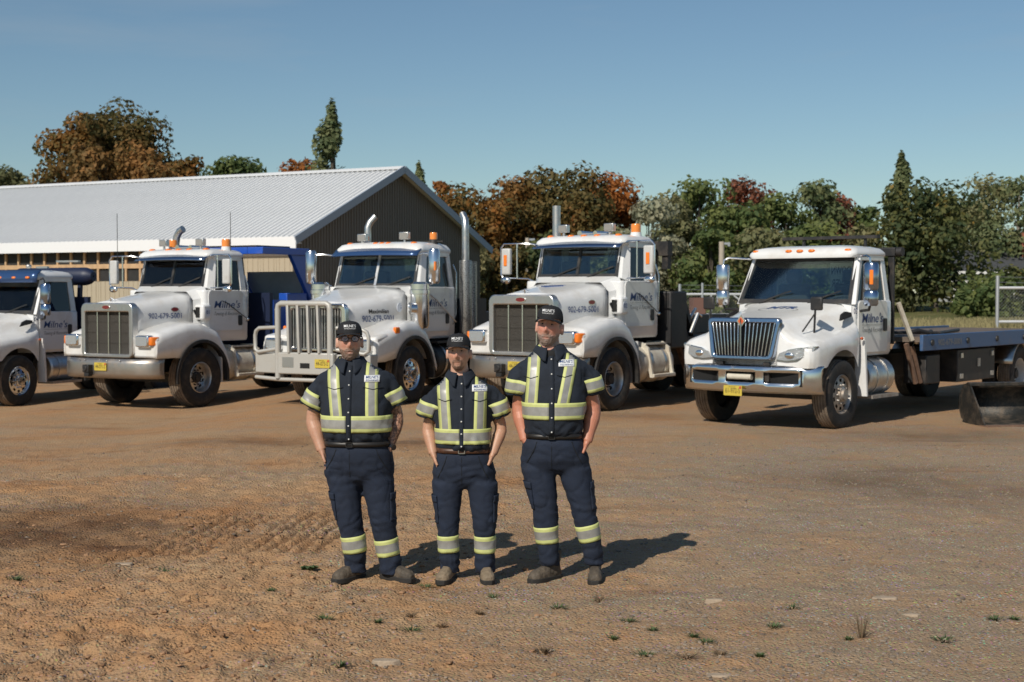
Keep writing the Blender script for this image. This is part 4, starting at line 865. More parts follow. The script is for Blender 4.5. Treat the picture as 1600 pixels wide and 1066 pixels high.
    # tanks and steps behind the front wheels
    for s in (-1, 1):
        tank(t, s, .86, 1.98, .34, .84, .74, 'cream_metal' if extra.get('cream') else 'alu')
        for y in (1.08, 1.80):
            MB().loft([[(s * .70, y + k, 1.12), (s * 1.02, y + k, 1.12), (s * 1.16, y + k, 1.02), (s * 1.26, y + k, .50), (s * 1.20, y + k, .50), (s * 1.08, y + k, .97), (s * .98, y + k, 1.06), (s * .70, y + k, 1.06)] for k in (0, .05)]).obj('step_bracket', 'cream_metal', t, None)
        MB().box(s * 1.23 - .05, s * 1.23 + .05, 1.09, 1.85, .50, .56).obj('step', 'cream_metal', t, 30, bevel=.01); MB().box(s * .98 - .12, s * .98 + .12, 1.10, 1.82, 1.07, 1.10).obj('step', 'cream_metal', t, 30)
        MB().box(s * 1.0 - .18, s * 1.0 + .18, .70, .73, .42, 1.15).obj('mud_flap', 'white_trim' if extra.get('cream') else 'black_plastic', t, None)
    return t
def dump_body(t):
    f = sub_empty('dump_body', t)
    MB().box(-1.18, 1.18, 2.15, 2.25, .95, 2.15).box(-1.18, 1.18, 2.25, 6.8, .95, 1.1).obj('front_wall', 'navy_and_shaded_blue', f)  # front of the blue body coloured dark navy to give its shade
    for s in (-1, 1):
        MB().prism([(2.25, 1.0), (6.8, 1.0), (6.9, 2.3), (4.4, 2.3), (4.2, 2.0), (2.25, 2.0)] if s < 0 else [(2.25, 1.0), (6.8, 1.0), (6.9, 2.0), (2.25, 2.0)], lambda a, b, k, s=s: (s * (1.12 + k), a, b), .07).obj('side_wall', 'dump_blue', f, None)
        MB().prism([(2.75, 2.95), (3.25, 2.95), (3.95, 1.75), (3.6, 1.75), (3.4, 2.0)], lambda a, b, k, s=s: (s * (1.14 + k), a, b), .10).obj('head_post', 'dump_blue', f, 30, bevel=.01)
    MB().box(-1.28, 1.30, 1.80, 3.3, 2.93, 3.07).obj('cab_guard', 'dump_blue', f, 30, bevel=.01); MB().box(-1.1, 1.1, 1.85, 2.9, 3.07, 3.11).obj('guard_mesh', 'black_steel', f, None)
    MB().box(1.0, 1.22, 2.65, 3.3, 1.30, 2.14).obj('tool_locker', 'dump_blue', f, 30, bevel=.015)
    MB().prism([(-.75, 2.05), (-.15, 2.05), (-.55, 2.62), (-1.05, 2.62)], lambda a, b, k: (a, 3.2 + k, b), .05).obj('gusset', 'dump_blue', f, None); MB().box(-.5, 1.0, 3.4, 3.46, 2.0, 2.6).obj('inner_panel', 'panel_grey', f, None)
t1 = pete('tractor_truck', 'white long nosed truck with blue dump body and grey bumper', (-7.04, 27.71, 30.5, -.13), '01', 'curved', {'beacon2': True, 'antenna': True, 'cream': True, 'axle': (.15, .57), 'lift': .042}); dump_body(t1)
t3 = pete('tractor_truck', 'white long nosed truck with straight stack and black wrecker deck', (.82, 24.78, 36.0, -.02), '02', 'straight', {'amber': True, 'cream': True, 'axle': (-.04, .54)})
slow_sign(t3, 1.60, 2.60, .30, .62)
MB().prism([(-.6, .02), (-.2, -.1), (.35, .02), (.1, .05), (.3, .12), (-.3, .06)], lambda a, b, k: (a * .5, -.15 + b * 1.2, 2.10 + .13 * b + k), .012).obj('hood_emblem', 'decal_blue', t3, None)
w = sub_empty('wrecker_deck', t3)
MB().box(-1.12, 1.12, 1.95, 2.55, .98, 2.02).obj('tool_cabinet', 'black_steel', w, 30, bevel=.03); MB().box(-1.1, 1.1, 2.55, 6.6, .98, 1.18).obj('deck', 'black_steel', w, None)
for x in (1.0, .78): MB().bar((x, 2.45, 1.55), (x + .08, 3.0, .55), .10, .07).bar((x, 2.5, 1.95), (x, 2.95, 1.2), .12, .10).obj('outrigger', 'rust_brown' if x < .9 else 'black_steel', w, None)
MB().tube([(1.1, 2.7, 1.25), (1.12, 2.95, 1.6), (1.1, 3.1, 1.55)], .035, 8).tube([(.9, 2.8, 1.3), (1.0, 3.1, 1.7)], .03, 8).obj('winch_arm', 'alu', w)
MB().box(-.3, .3, 2.6, 6.4, 1.2, 1.55).obj('boom', 'black_steel', w, None); MB().box(-1.0, 1.12, 1.82, 2.0, 2.66, 2.92).box(.98, 1.10, 1.86, 1.98, 2.42, 2.66).obj('light_rack', 'black_steel', w, None)
MB().box(.55, .9, 1.78, 1.85, 1.3, 2.72).box(-.9, -.55, 1.78, 1.85, 1.3, 2.72).obj('rack_post', 'black_steel', w, None)

# ---- truck with the big front guard
def guard_truck():
    t = thing('tractor_truck', 'white truck with heavy tube front guard and twin exhaust stacks', 'truck', (-2.85, 26.32, seat(-2.85, 26.32, 26.8) - .008), -R(26.8), 'white trucks parked in a row'); under(t)
    for s in (-1, 1): wheel(t, s * 1.02, 0, .525, .31, s, 'flush', 'chrome')
    for yy in (4.6, 5.95):
        for s in (-1, 1): wheel(t, s * 1.03, yy, .52, .27, s, 'deep', 'dusty_alu', 0, True)
    p = dict(PETE); p.update(zw0=2.15, yw0=.60, zw1=2.74, yw1=.80, Wb=.86, Wt=.84, zbelt=2.12, zr=2.98, yr=1.9, cowl=(.88, .30, 2.10), door=(.62, 1.60, 1.28), zb=1.15, handle=(1.50, 1.52), name_at=(1.10, 1.75, .80), split='alu', roof_y=.66, y0=.46)
    bv = hood_loft(t, [(-1.30, .60, 1.80), (-1.1, .63, 1.84), (-.7, .70, 1.90), (-.2, .77, 1.99), (.15, .83, 2.06), (.32, .87, 2.10)], lambda y: 1.0 + .25 * (y + 1.3) / 1.6)
    ud = Vector((.17, 1.0, 0)).normalized()
    lettering('lettering', '902-679-5001', 'decal_blue', t, (.9, -.48, 1.49), ud, (0, 0, 1), .115, .86, 0, .004, bv, (-1, 0, 0), .014); lettering('lettering', 'Maximilian', 'decal_black', t, (.9, -.46, 1.64), ud, (0, 0, 1), .075, .55, 0, .03, bv, (-1, 0, 0), .014)
    MB().prism([(.07 * math.cos(k * .3), .085 * math.sin(k * .3)) for k in range(21)], lambda a, b, k: (.828 + .15 * a + k, .10 + a, 1.74 + b), .012).obj('number_disc', 'decal_pale', t, None); lettering('lettering', '05', 'decal_blue', t, (.9, .10, 1.71), ud, (0, 0, 1), .07, .10, 0, .02, bv, (-1, 0, 0), .018)
    gs = MB().hole(rrect(-.63, .63, .98, 1.82, .10, 5), rrect(-.53, .53, 1.03, 1.73, .06, 5), lambda a, b, k: (a, -1.37 + k, b), .12).obj('grille_surround', 'chrome', t, 30, bevel=.02)
    MB().box(-.55, .55, -1.28, -1.26, 1.0, 1.76).obj('grille_back', 'dark_void', gs, None)
    for k in range(19): x = -.50 + k * 1.0 / 18; MB().box(x - .012, x + .012, -1.33, -1.29, 1.02, 1.74).obj('grille_bar', 'alu', gs, None)
    arch_fender(t, [(-1.25, 1.22, .80), (-1.0, 1.30, .80), (-.62, 1.40, .85), (-.25, 1.50, .9), (.15, 1.50, .9), (.45, 1.36, .9), (.68, 1.05, .8), (.80, .78, .55)], .66, .53, .60, 1.22, 'white_paint')
    for s in (-1, 1):
        MB().prism([(-1.27, .80), (-1.27, 1.24), (-.85, 1.30), (-.85, .80)], lambda a, b, k, s=s: (s * (.62 + k), a, b), .58).obj('fender_front', 'white_paint', t, 30, bevel=.05)
        hl = MB().box(s * .95 - .17, s * .95 + .17, -1.34, -1.2, .98, 1.20).obj('headlight', 'chrome', t, 30, bevel=.03); MB().prism(rrect(s * .95 - .14, s * .95 + .14, 1.01, 1.17, .04, 4), lambda a, b, k: (a, -1.34 - k, b), .012).obj('lens', 'lens', hl, 30)
        MB().box(s * 1.19 - .03, s * 1.19 + .03, -.66, -.50, 1.28, 1.40).obj('side_marker', 'amber', t, 30, bevel=.02)
        ac = MB().lathe([(.02, 1.36), (.15, 1.36), (.175, 1.42), (.175, 1.98), (.19, 1.99), (.19, 2.06), (.175, 2.07), (.175, 2.17), (.13, 2.21), (.02, 2.21)], (s * 1.10, .38, 0), 'z', 28).obj('air_cleaner', 'chrome', t, 40)
        MB().cyl((s * 1.1, .38, 1.74), (s * .92, .30, 1.74), .11, .10, 16).cyl((s * 1.1, .25, 1.72), (s * 1.02, .17, 1.72), .10, .11, 16).obj('intake_pipe', 'chrome', ac)
        ex = MB().tube([(s * 1.12, 2.10, .95), (s * 1.12, 2.10, 3.20), (s * 1.12, 2.10, 3.32), (s * 1.09, 2.14, 3.43), (s * 1.0, 2.2, 3.55)] , .068, 14).obj('exhaust_stack', 'alu', t, 60)
        MB().lathe([(.115, 1.2), (.12, 1.22), (.12, 2.62), (.115, 2.64)], (s * 1.12, 2.10, 0), 'z', 24).obj('heat_shield', 'perforated', ex, 40); MB().tube([(s * 1.12 + .0, 2.36, 1.2), (s * 1.12, 2.36, 2.62)], .10, 14).obj('heat_shield', 'perforated', ex, 60)
        MB().tube([(s * .93, .62, 2.72), (s * 1.12, .50, 2.74), (s * 1.36, .46, 2.72)], .016, 8).tube([(s * 1.0, .62, 2.14), (s * 1.2, .5, 2.14), (s * 1.33, .46, 2.18), (s * 1.36, .46, 2.3)], .016, 8).obj('mirror_frame', 'chrome', t)
        MB().loft([[(s * (1.36 + .11 * a * q), .46 + .10 * b * q, z) for a, b in ((math.cos(i * math.pi / 8), math.sin(i * math.pi / 8)) for i in range(16))] for z, q in ((2.18, .75), (2.22, 1), (2.76, 1), (2.82, .7))]).obj('mirror', 'chrome', t, 50)
        if s > 0: MB().box(1.42, 1.45, .35, .42, 2.42, 2.58).obj('signal_light', 'amber', t, 30)
        tank(t, s, .95, 2.0, .33, .84, .72, 'black_steel')
        MB().box(s * .98 - .14, s * .98 + .14, 1.0, 1.9, 1.06, 1.10).obj('step', 'black_steel', t, None); MB().tube([(s * 1.05, 1.72, 1.4), (s * 1.1, 1.76, 1.6), (s * 1.1, 1.76, 2.4), (s * 1.05, 1.72, 2.55)], .014, 6).obj('grab_handle', 'chrome', t)
    MB().tube([(.98, .62, 2.1), (1.08, 1.0, 1.9), (1.1, 1.75, 1.45)], .012, 6).obj('mirror_stay', 'alu', t)
    cab(t, p)
    MB().loft([[(x, .64 - .17 * math.cos(x * .9) + (0 if k == 0 else .18), 2.72 + (0 if k == 0 else .13) - .02 * x * x) for x in np.linspace(-.95, .95, 13)] for k in (0, 1)], False, False, False).obj('sun_visor', 'blue_visor', t, 60, solid=.012)
    for x in (-.72, -.14, 0, .14, .70): marker(t, x, .86, 2.93)
    work_light(t, -.52, .98, 3.0); work_light(t, .42, .98, 3.02); beacon(t, .78, 1.45, 2.98, .075, .13, 'black_steel', .05); beacon(t, -.6, 1.2, 2.94, .075, .1)
    MB().box(.4, 1.0, 1.42, 1.48, 2.98, 3.0).obj('light_bar_mount', 'black_steel', t, None)
    # front guard
    g = sub_empty('front_guard', t); y = -1.66
    fr = [(-.60, y, .50), (-.60, y, 1.72), (-.585, y, 1.79), (-.53, y, 1.82), (.43, y, 1.82), (.485, y, 1.79), (.50, y, 1.72), (.50, y, .50)]
    MB().tube(fr, .052, 12).obj('guard_frame', 'guard_metal', g, 60)
    for x0, x1 in ((-.38, -.34), (-.17, -.12), (.04, .09), (.25, .30)): MB().bar((x0, y, 1.80), (x1, y - .02, .95), .05, .085, (0, 1, 0)).obj('guard_bar', 'guard_metal', g, 30, bevel=.012)
    for s in (-1, 1): MB().tube([(s * .62, y + .02, 1.40), (s * 1.08, y + .10, 1.38), (s * 1.17, y + .13, 1.33), (s * 1.20, y + .14, 1.25), (s * 1.20, y + .14, 1.0), (s * 1.12, y + .12, .95), (s * .62, y + .02, 1.02)], .034, 10).obj('guard_loop', 'guard_metal', g, 60)
    pan = MB().box(-.585, .585, -1.70, -1.55, .58, .96).obj('guard_panel', 'guard_metal', g, 30, bevel=.02)
    MB().box(-.10, .10, -1.705, -1.70, .69, .78).obj('tow_pocket', 'dark_void', pan, None); MB().box(-.48, -.24, -1.706, -1.70, .70, .88).obj('patch', 'alu', pan, None)
    for s in (-1, 1): MB().prism([(s * .60, -1.62), (s * 1.22, -1.50), (s * 1.22, -1.25), (s * .60, -1.3)], lambda a, b, k: (a, b, .58 + k), .36).obj('bumper_end', 'guard_metal', g, 30, bevel=.02)
    MB().tube([(-1.2, -1.5, .50), (-.6, -1.64, .48), (.6, -1.64, .48), (1.2, -1.5, .50)], .035, 10).obj('lower_tube', 'guard_metal', g, 60)
    plate(t, .37, -1.71, .78, '44-073-S')
    b = sub_empty('rear_body', t); MB().box(-1.1, 1.1, 2.5, 3.0, .95, 1.9).box(-1.1, 1.1, 3.0, 6.6, .95, 1.15).obj('deck', 'black_steel', b, None); MB().box(-.3, .3, 3.0, 6.4, 1.15, 1.6).obj('boom', 'black_steel', b, None)
    return t
mat('perforated', (.42, .41, .39), .35, .9, dirt=(.05, .05, .05), dscale=70, dlo=.5, dhi=.58)
t2 = guard_truck()

# ---- rounded nose trucks (flatbed and its neighbour at the other end)
def round_nose(name, label, pose, num, visor, rim):
    x0, d0, h, z0 = pose; z0 = seat(x0, d0, h) - .008; t = thing(name, label, 'truck', (x0, d0, z0), -R(h), 'white trucks parked in a row'); under(t, 8.2, False)
    for s in (-1, 1): wheel(t, s * 1.01, 0, .515, .28, s, 'flush', rim)
    # one piece hood with fenders: section from the middle outwards
    st = [(-.90, 1.50, .57, 1.17, 1.02, .93), (-.885, 1.545, .59, 1.23, 1.06, .93), (-.83, 1.585, .61, 1.29, 1.10, .93), (-.74, 1.61, .63, 1.32, 1.135, .93), (-.55, 1.635, .66, 1.35, 1.155, .93), (-.35, 1.665, .70, 1.375, 1.165, .9), (0, 1.72, .77, 1.40, 1.17, .9), (.3, 1.78, .85, 1.43, 1.16, .9), (.5, 1.83, .92, 1.46, 1.13, .9), (.60, 1.86, .96, 1.50, 1.10, .9)]
    rows = []; ys = []
    for a, b in zip(st[:-1], st[1:]):
        for k in range(4): ys.append([a[j] + (b[j] - a[j]) * k / 4 for j in range(6)])
    ys.append(list(st[-1]))
    for y, zt, hw, zf, xo, zl in ys:
        ar = .655
        if abs(y) < ar: zl = max(zl, min(zf - .06, .52 + math.sqrt(ar * ar - y * y)))
        half = [(0, zt + .025), (hw * .45, zt + .02), (hw * .78, zt - .005), (hw * .93, zt - .05), (hw, zt - .11), (hw + (xo - hw) * .25, zf + (zt - zf) * .28), (hw + (xo - hw) * .55, zf + .035), (hw + (xo - hw) * .82, zf - .01), (xo - .02, zf - .06), (xo, zf - .14), (xo, (zf - .14 + zl) / 2 if zl < zf - .16 else zl + (zf - .14 - zl) * .5), (xo - .01, zl)]
        rows.append([(-x, y, z) for x, z in reversed(half[1:])] + [(x, y, z) for x, z in half])
    mb = MB(); mb.loft(rows, False, True, False); hood_bvh = mb.bvh(); mb.obj('hood', 'white_paint', t, 50)
    # nose: white panel closing the front, with valance below
    gp = lambda q: [(-.60 * q - .0, 1.62), (.60 * q, 1.62), (.50 * q, 1.06), (-.50 * q, 1.06)]
    def rnd_poly(P, r=.06):
        out = []
        for i in range(4):
            p, a, b = Vector(P[i]), Vector(P[i - 1]), Vector(P[(i + 1) % 4]); u, v = (a - p).normalized() * r, (b - p).normalized() * r
            for k in range(5): q = k / 4; out.append(tuple((p + u) * (1 - q) ** 2 + p * 2 * q * (1 - q) + (p + v) * q * q))
        return out
    gr = MB().hole(rnd_poly([(-.62, 1.65), (.62, 1.65), (.52, 1.04), (-.52, 1.04)], .09), rnd_poly([(-.55, 1.575), (.55, 1.575), (.455, 1.09), (-.455, 1.09)], .05), lambda a, b, k: (a, -.96 + k + (b - 1.03) * .10 + .05 * a * a, b), .10).obj('grille_surround', 'sky_blue_chrome', t, 40, bevel=.015, loc=(0, -.06, 0))
    MB().prism([(-.56, 1.58), (.56, 1.58), (.47, 1.08), (-.47, 1.08)], lambda a, b, k: (a, -.862 + k, b), .008).obj('grille_back', 'dark_void', gr, None)
    for k in range(17):
        q = -1 + 2 * k / 16
        MB().bar((q * .525, -.905 + .03 * q * q, 1.575), (q * .435, -.935 + .04 * q * q, 1.09), .016, .03, (0, 1, 0)).obj('grille_slat', 'chrome', gr, 30, bevel=.006)
    MB().box(-.012, .012, -.96, -.90, 1.09, 1.58).obj('grille_slat', 'sky_blue_chrome', gr, None)
    bd = MB().prism([(0, .095), (.075, 0), (0, -.095), (-.075, 0)], lambda a, b, k: (a, -.93 - k, 1.60 + b), .02).obj('emblem', 'chrome', gr, None); MB().prism([(0, .062), (.05, 0), (0, -.062), (-.05, 0)], lambda a, b, k: (a, -.95 - k, 1.60 + b), .004).obj('emblem_face', 'badge_orange', bd, None); MB().box(-.008, .008, -.957, -.954, 1.565, 1.635).obj('emblem_bar', 'decal_black', bd, None)
    for s in (-1, 1):
        hl = [(.56, 1.05), (.60, 1.14), (.72, 1.18), (.86, 1.205), (1.0, 1.225), (1.12, 1.235), (1.09, 1.17), (1.0, 1.10), (.86, 1.05), (.7, 1.035)]
        yy = lambda a: -.915 + max(0, a - .86) ** 1.6 * 1.1
        h_ = MB().prism([(a - .02 if a < .6 else a + .012, b + (.014 if b > 1.15 else -.014)) for a, b in hl], lambda a, b, k, s=s: (s * a, yy(a) - .012 + k, b), .06).obj('headlight', 'sky_blue_chrome', t, 40); MB().prism(hl, lambda a, b, k, s=s: (s * a, yy(a) - .028 + k, b), .02).obj('lens', 'lens', h_, 40)
        MB().ball((s * .76, yy(.76) - .022, 1.11), .075, .02, .048, 14, 8).obj('reflector', 'chrome', h_, 80)
        MB().prism([(.16, 1.60), (.50, 1.66), (.53, 1.72), (.40, 1.735), (.26, 1.69)], lambda a, b, k, s=s: (s * (.985 + (a - .16) * .12 + k - (b - 1.6) * .52), a, b), .03).obj('hood_vent', 'dark_void', t, None)
        MB().loft([[(s * 1.0, .64, 1.35), (s * 1.16, .64, 1.35), (s * 1.16, .70, 1.35), (s * 1.0, .70, 1.35)], [(s * 1.0, .68, .45), (s * 1.19, .68, .45), (s * 1.19, .72, .45), (s * 1.0, .72, .45)]]).obj('mud_guard', 'white_paint', t, None)
        MB().ball((s * 1.16, .56, 1.33), .02, .04, .025, 8, 6).obj('side_marker', 'badge_orange', t)
    # bumper: rounded chrome with three openings
    path = [(1.18 * math.sin(a), -1.02 + .36 * (1 - math.cos(a * .98)) ** 1.0 - 0) for a in np.linspace(-1.52, 1.52, 29)]
    bands = [(.92, .96), (.86, .92), (.70, .86), (.62, .70), (.55, .62)]; bul = {.96: -.03, .92: .0, .86: .012, .70: .012, .62: -.005, .55: -.04}; mb = MB()
    for b0, b1 in bands:
        for i in range(28):
            xm = (path[i][0] + path[i + 1][0]) / 2
            if (b0, b1) == (.70, .86) and (abs(xm) < .30 or .40 < abs(xm) < .86): continue
            q = [(path[i][0], path[i][1] - bul[b0], b0), (path[i + 1][0], path[i + 1][1] - bul[b0], b0), (path[i + 1][0], path[i + 1][1] - bul[b1], b1), (path[i][0], path[i][1] - bul[b1], b1)]; mb.add(q, [(0, 1, 2, 3)])
    me_b = mb; bo = me_b.obj('bumper', 'chrome', t, 60); bm = bmesh.new(); bm.from_mesh(bo.data); bmesh.ops.remove_doubles(bm, verts=bm.verts, dist=.001); bmesh.ops.recalc_face_normals(bm, faces=bm.faces); bm.to_mesh(bo.data); bm.free(); md = bo.modifiers.new('t', 'SOLIDIFY'); md.thickness = .03; md.offset = -1
    MB().box(-.95, .95, -.90, -.86, .66, .9).obj('bumper_back', 'dark_void', t, None); MB().cyl((-.24, -.96, .78), (.16, -.96, .78), .045, None, 14).obj('winch_roller', 'cream_metal', t)
    plate(t, -.10, -1.06, .575, '61-972-S')
    p = dict(C=1.02, Ct=.93, zb=1.05, zbelt=1.90, yr=1.92, y0=.58, yw0=.57, zw0=1.885, yw1=.93, zw1=2.56, Wb=.95, Wt=.87, zr=2.76, roof_y=.74, cowl=(.965, .55, 1.865), door=(.70, 1.70, 1.10), handle=(1.60, 1.52), name_at=(1.17, 1.56, .72), vent=.36, ventm='black_plastic')
    cab(t, p)
    lettering('lettering', num, 'decal_blue', t, (1.03, .60, 1.70), (0, 1, 0), (0, 0, 1), .085, .12, 0, .02)
    if visor:
        MB().loft([[(x, y - .10 * math.cos(x), z) for x in np.linspace(-.95, .95, 13)] for y, z in ((.76, 2.50), (.80, 2.68), (.92, 2.76))], False, False, False).obj('sun_visor', 'blue_visor', t, 60, solid=.02)
        for x in (-.72, -.36, 0, .36, .72): MB().ball((x, .70, 2.60), .06, .03, .03, 12, 6).obj('marker_light', 'amber', t, 80)
    else:
        for x in (-.80, -.20, 0, .20, .80): MB().ball((x, .755 + .05 * abs(x), 2.67), .062, .04, .028, 12, 6).obj('marker_light', 'amber', t, 80)
    for s in (-1, 1):
        arm = MB().tube([(s * .93, .85, 2.56), (s * 1.20, .62, 2.58), (s * 1.27, .58, 2.54), (s * 1.28, .58, 2.45)], .016, 8).obj('mirror_arm', 'black_plastic' if visor else 'chrome', t); MB().tube([(s * 1.0, .80, 1.74), (s * 1.25, .60, 1.76), (s * 1.28, .58, 1.84)], .022, 8).obj('mirror_arm', 'black_plastic', t)
        sh = lambda z0, z1: [[(s * (1.29 + .115 * a * q), .58 + .085 * b * q, z) for a, b in ((math.cos(i * math.pi / 10), math.sin(i * math.pi / 10)) for i in range(20))] for z, q in ((z0, .8), (z0 + .03, 1), (z1 - .03, 1), (z1, .8))]
        MB().loft(sh(2.06, 2.47)).loft(sh(1.82, 2.05)).obj('mirror', 'sky_blue_chrome' if s > 0 else 'chrome', arm, 50)
        if s > 0 and not visor: MB().box(1.31, 1.37, .48, .50, 2.14, 2.36).obj('signal_light', 'amber', arm, 30, bevel=.008)
        if not visor:
            hm = MB().cyl((s * .86, -.38, 1.36), (s * .90, -.42, 1.80), .016).tube([(s * .90, -.42, 1.72), (s * .80, -.62, 1.45)], .012, 6).ball((s * .86, -.38, 1.37), .07, .05, .02, 12, 6).obj('hood_mirror_stem', 'black_plastic', t); MB().box(s * .92 - .10, s * .92 + .10, -.44, -.39, 1.76, 1.96).obj('hood_mirror', 'black_plastic', hm, 30, bevel=.03)
        tank(t, s, .92, 1.75, .29, .86, .72, 'alu'); MB().box(s * .98 - .2, s * .98 + .2, .9, 1.8, .40, .45).obj('step', 'dusty_alu', t, None)
    return t, hood_bvh
t4, hb = round_nose('flatbed_truck', 'white rounded nose flatbed truck with blue edged deck', (4.02, 21.72, 40.0, .03), '03', False, 'dusty_alu')
slow_sign(t4, 1.80, 2.28, .34, .72)
oval = [(.34 * math.cos(2 * math.pi * k / 32), .13 * math.sin(2 * math.pi * k / 32)) for k in range(32)]
def on_hood(a, b):
    h = hb.ray_cast(Vector((a, b, 3)), Vector((0, 0, -1))); return h[0].z if h[0] else 1.7
mb = MB()
for r0, r1 in ((1.0, .95),):
    n = 32; vs = [(a * r0, .08 - b * r0, on_hood(a * r0, .08 - b * r0) + .004) for a, b in oval] + [(a * r1, .08 - b * r1, on_hood(a * r1, .08 - b * r1) + .004) for a, b in oval]; mb.add(vs, [(i, (i + 1) % n, n + (i + 1) % n, n + i) for i in range(n)])
mb.obj('hood_emblem', 'decal_grey', t4, None); lettering('lettering', 'MTR', 'decal_blue', t4, (0, .14, 2.0), (1, 0, 0), (0, 1, 0), .16, .48, .25, .05, hb, (0, 0, -1), .004)
f = sub_empty('flatbed', t4)
MB().box(-1.22, 1.22, 2.55, 9.4, 1.22, 1.30).obj('deck', 'rusty_deck', f, None)
for s in (-1, 1):
    rl = MB().box(s * 1.24 - .03, s * 1.24 + .03, 2.5, 9.4, 1.08, 1.34).obj('deck_rail', 'deck_blue', f, 30, bevel=.01)
    for y in (2.85, 4.3, 5.6, 6.9): MB().cyl((s * 1.265, y, 1.21), (s * 1.29, y, 1.21), .055, .05, 14).obj('tie_ring', 'black_steel', rl)
    MB().bar((s * .98, 2.2, 1.86), (s * 1.12, 2.42, 1.25), .05, .06).obj('headboard_leg', 'cream_metal', f, None); MB().bar((s * 1.05, 2.35, 1.2), (s * 1.1, 2.62, .55), .06, .06).bar((s * 1.05, 2.58, 1.15), (s * 1.1, 2.80, .55), .05, .05).obj('subframe_leg', 'rust_brown', f, None)
    bx = MB().box(s * 1.02 - .16, s * 1.02 + .16, 4.1, 5.75, .50, 1.05).obj('tool_box', 'black_steel', f, 30, bevel=.015)
    for y, z in ((4.25, .95), (5.6, .95), (4.25, .6), (5.6, .6)): MB().box(s * 1.19 - .012, s * 1.19 + .012, y - .05, y + .05, z - .04, z + .04).obj('latch', 'alu', bx, 30)
    MB().box(s * 1.19 - .008, s * 1.19 + .008, 4.95, 5.05, .74, .88).obj('lock', 'cream_metal', bx, 30)
    MB().box(s * .95 - .2, s * .95 + .2, 2.9, 3.45, .52, 1.0).obj('battery_box', 'black_steel', f, 30, bevel=.02)
    wheel(t4, s * 1.02, 7.1, .515, .27, s, 'deep', 'white_trim', 0, True)
    MB().loft([[(s * .82, 7.1 - q * math.cos(a), .515 + q * math.sin(a)), (s * 1.2, 7.1 - q * math.cos(a), .515 + q * math.sin(a))] for q in (.62,) for a in [R(20 + 140 * k / 14) for k in range(15)]], False, False, False).obj('wheel_fender', 'alu', f, 50, solid=.02)
lettering('lettering', '902-679-5001', 'decal_grey', f, (1.273, 3.55, 1.16), (0, 1, 0), (0, 0, 1), .10, .95, 0, .02)
MB().box(-.98, .98, 2.06, 2.16, 2.60, 2.74).box(-.95, -.85, 2.08, 2.14, 1.2, 2.6).box(.85, .95, 2.08, 2.14, 1.2, 2.6).box(-.9, .9, 2.08, 2.14, 1.5, 1.58).obj('headboard', 'black_steel', f, 30, bevel=.01)
MB().tube([(1.0, 2.11, 2.67), (1.09, 2.11, 2.67)], .075, 14).obj('work_light', 'black_steel', f); MB().box(-.95, .75, 1.90, 2.02, 2.89, 2.94).box(-.6, -.56, 1.94, 1.98, 2.72, 2.9).box(.5, .54, 1.94, 1.98, 2.72, 2.9).obj('light_bar', 'black_steel', f, None)
MB().tube([(.9, 2.75, 1.36), (1.0, 2.9, 1.40), (1.1, 3.1, 1.36), (1.05, 3.3, 1.38)], .035, 8).tube([(.2, 3.2, 1.35), (.8, 4.2, 1.33), (.4, 6.0, 1.34)], .03, 6).obj('chain', 'black_steel', f)
t0, _ = round_nose('service_truck', 'white rounded nose truck with blue visor and black rolled tarp', (-10.95, 29.05, 23.3, -.27), '04', True, 'chrome')
b = sub_empty('rear_body', t0); MB().box(-1.15, 1.15, 2.05, 6.8, .95, 1.12).box(-1.1, 1.1, 2.1, 2.2, 1.1, 2.2).obj('deck', 'navy_and_shaded_blue', b, None)
MB().lathe([(.02, -1.0), (.15, -1.0), (.19, -.9), (.195, .9), (.17, 1.0), (.10, 1.1), (.02, 1.1)], (-.02, 2.32, 2.64), 'x', 20).obj('tarp_roll', 'navy_and_shaded_blue', b, 50); MB().box(.1, .7, 2.28, 2.36, 2.95, 2.99).obj('light_strip', 'alu', b, None)
MB().box(.5, .8, 1.2, 1.26, 2.8, 2.84).ball((.4, 1.1, 2.84), .06, .06, .05).obj('roof_light', 'alu', t0)
for s in (-1, 1):
    for yy in (4.6,): wheel(t0, s * 1.02, yy, .515, .27, s, 'deep', 'dusty_alu', 0, True)
    MB().bar((s * .75, 2.15, 1.1), (s * .75, 2.3, 2.6), .08, .08).obj('tarp_post', 'navy_and_shaded_blue', b, None)

# ---- loader bucket on the ground
def bucket():
    d = 21.75; x = (1531 - 800) / F_PX * 21.2; t = thing('loader_bucket', 'black steel loader bucket lying on the dirt beside the flatbed', 'bucket', (x, d, gz(x, d) - .01), R(10))
    prof = [(-.55, .0), (-.30, .015), (.0, .03), (.17, .10), (.24, .24), (.22, .42), (.12, .56), (.02, .60)]; Ln = 1.9
    MB().loft([[(.03 + k * (Ln - .06), y, z) for y, z in prof] for k in (0, 1)], False, False, False).obj('shell', 'bucket_steel', t, 60, solid=.02)
    for k in (0, 1): MB().prism([(-.56, .0), (.0, .0), (.19, .08), (.27, .24), (.25, .43), (.13, .60), (.0, .63), (-.08, .60)], lambda a, b, q, k=k: (k * (Ln - .025) + q, a, b), .025).obj('side_plate', 'bucket_steel', t, None)
    MB().box(0, Ln, -.10, .03, .585, .64).obj('top_bar', 'bucket_steel', t, 30, bevel=.008); MB().box(-.01, Ln, -.62, -.40, -.005, .025).obj('cutting_edge', 'rust_brown', t, None)
bucket()
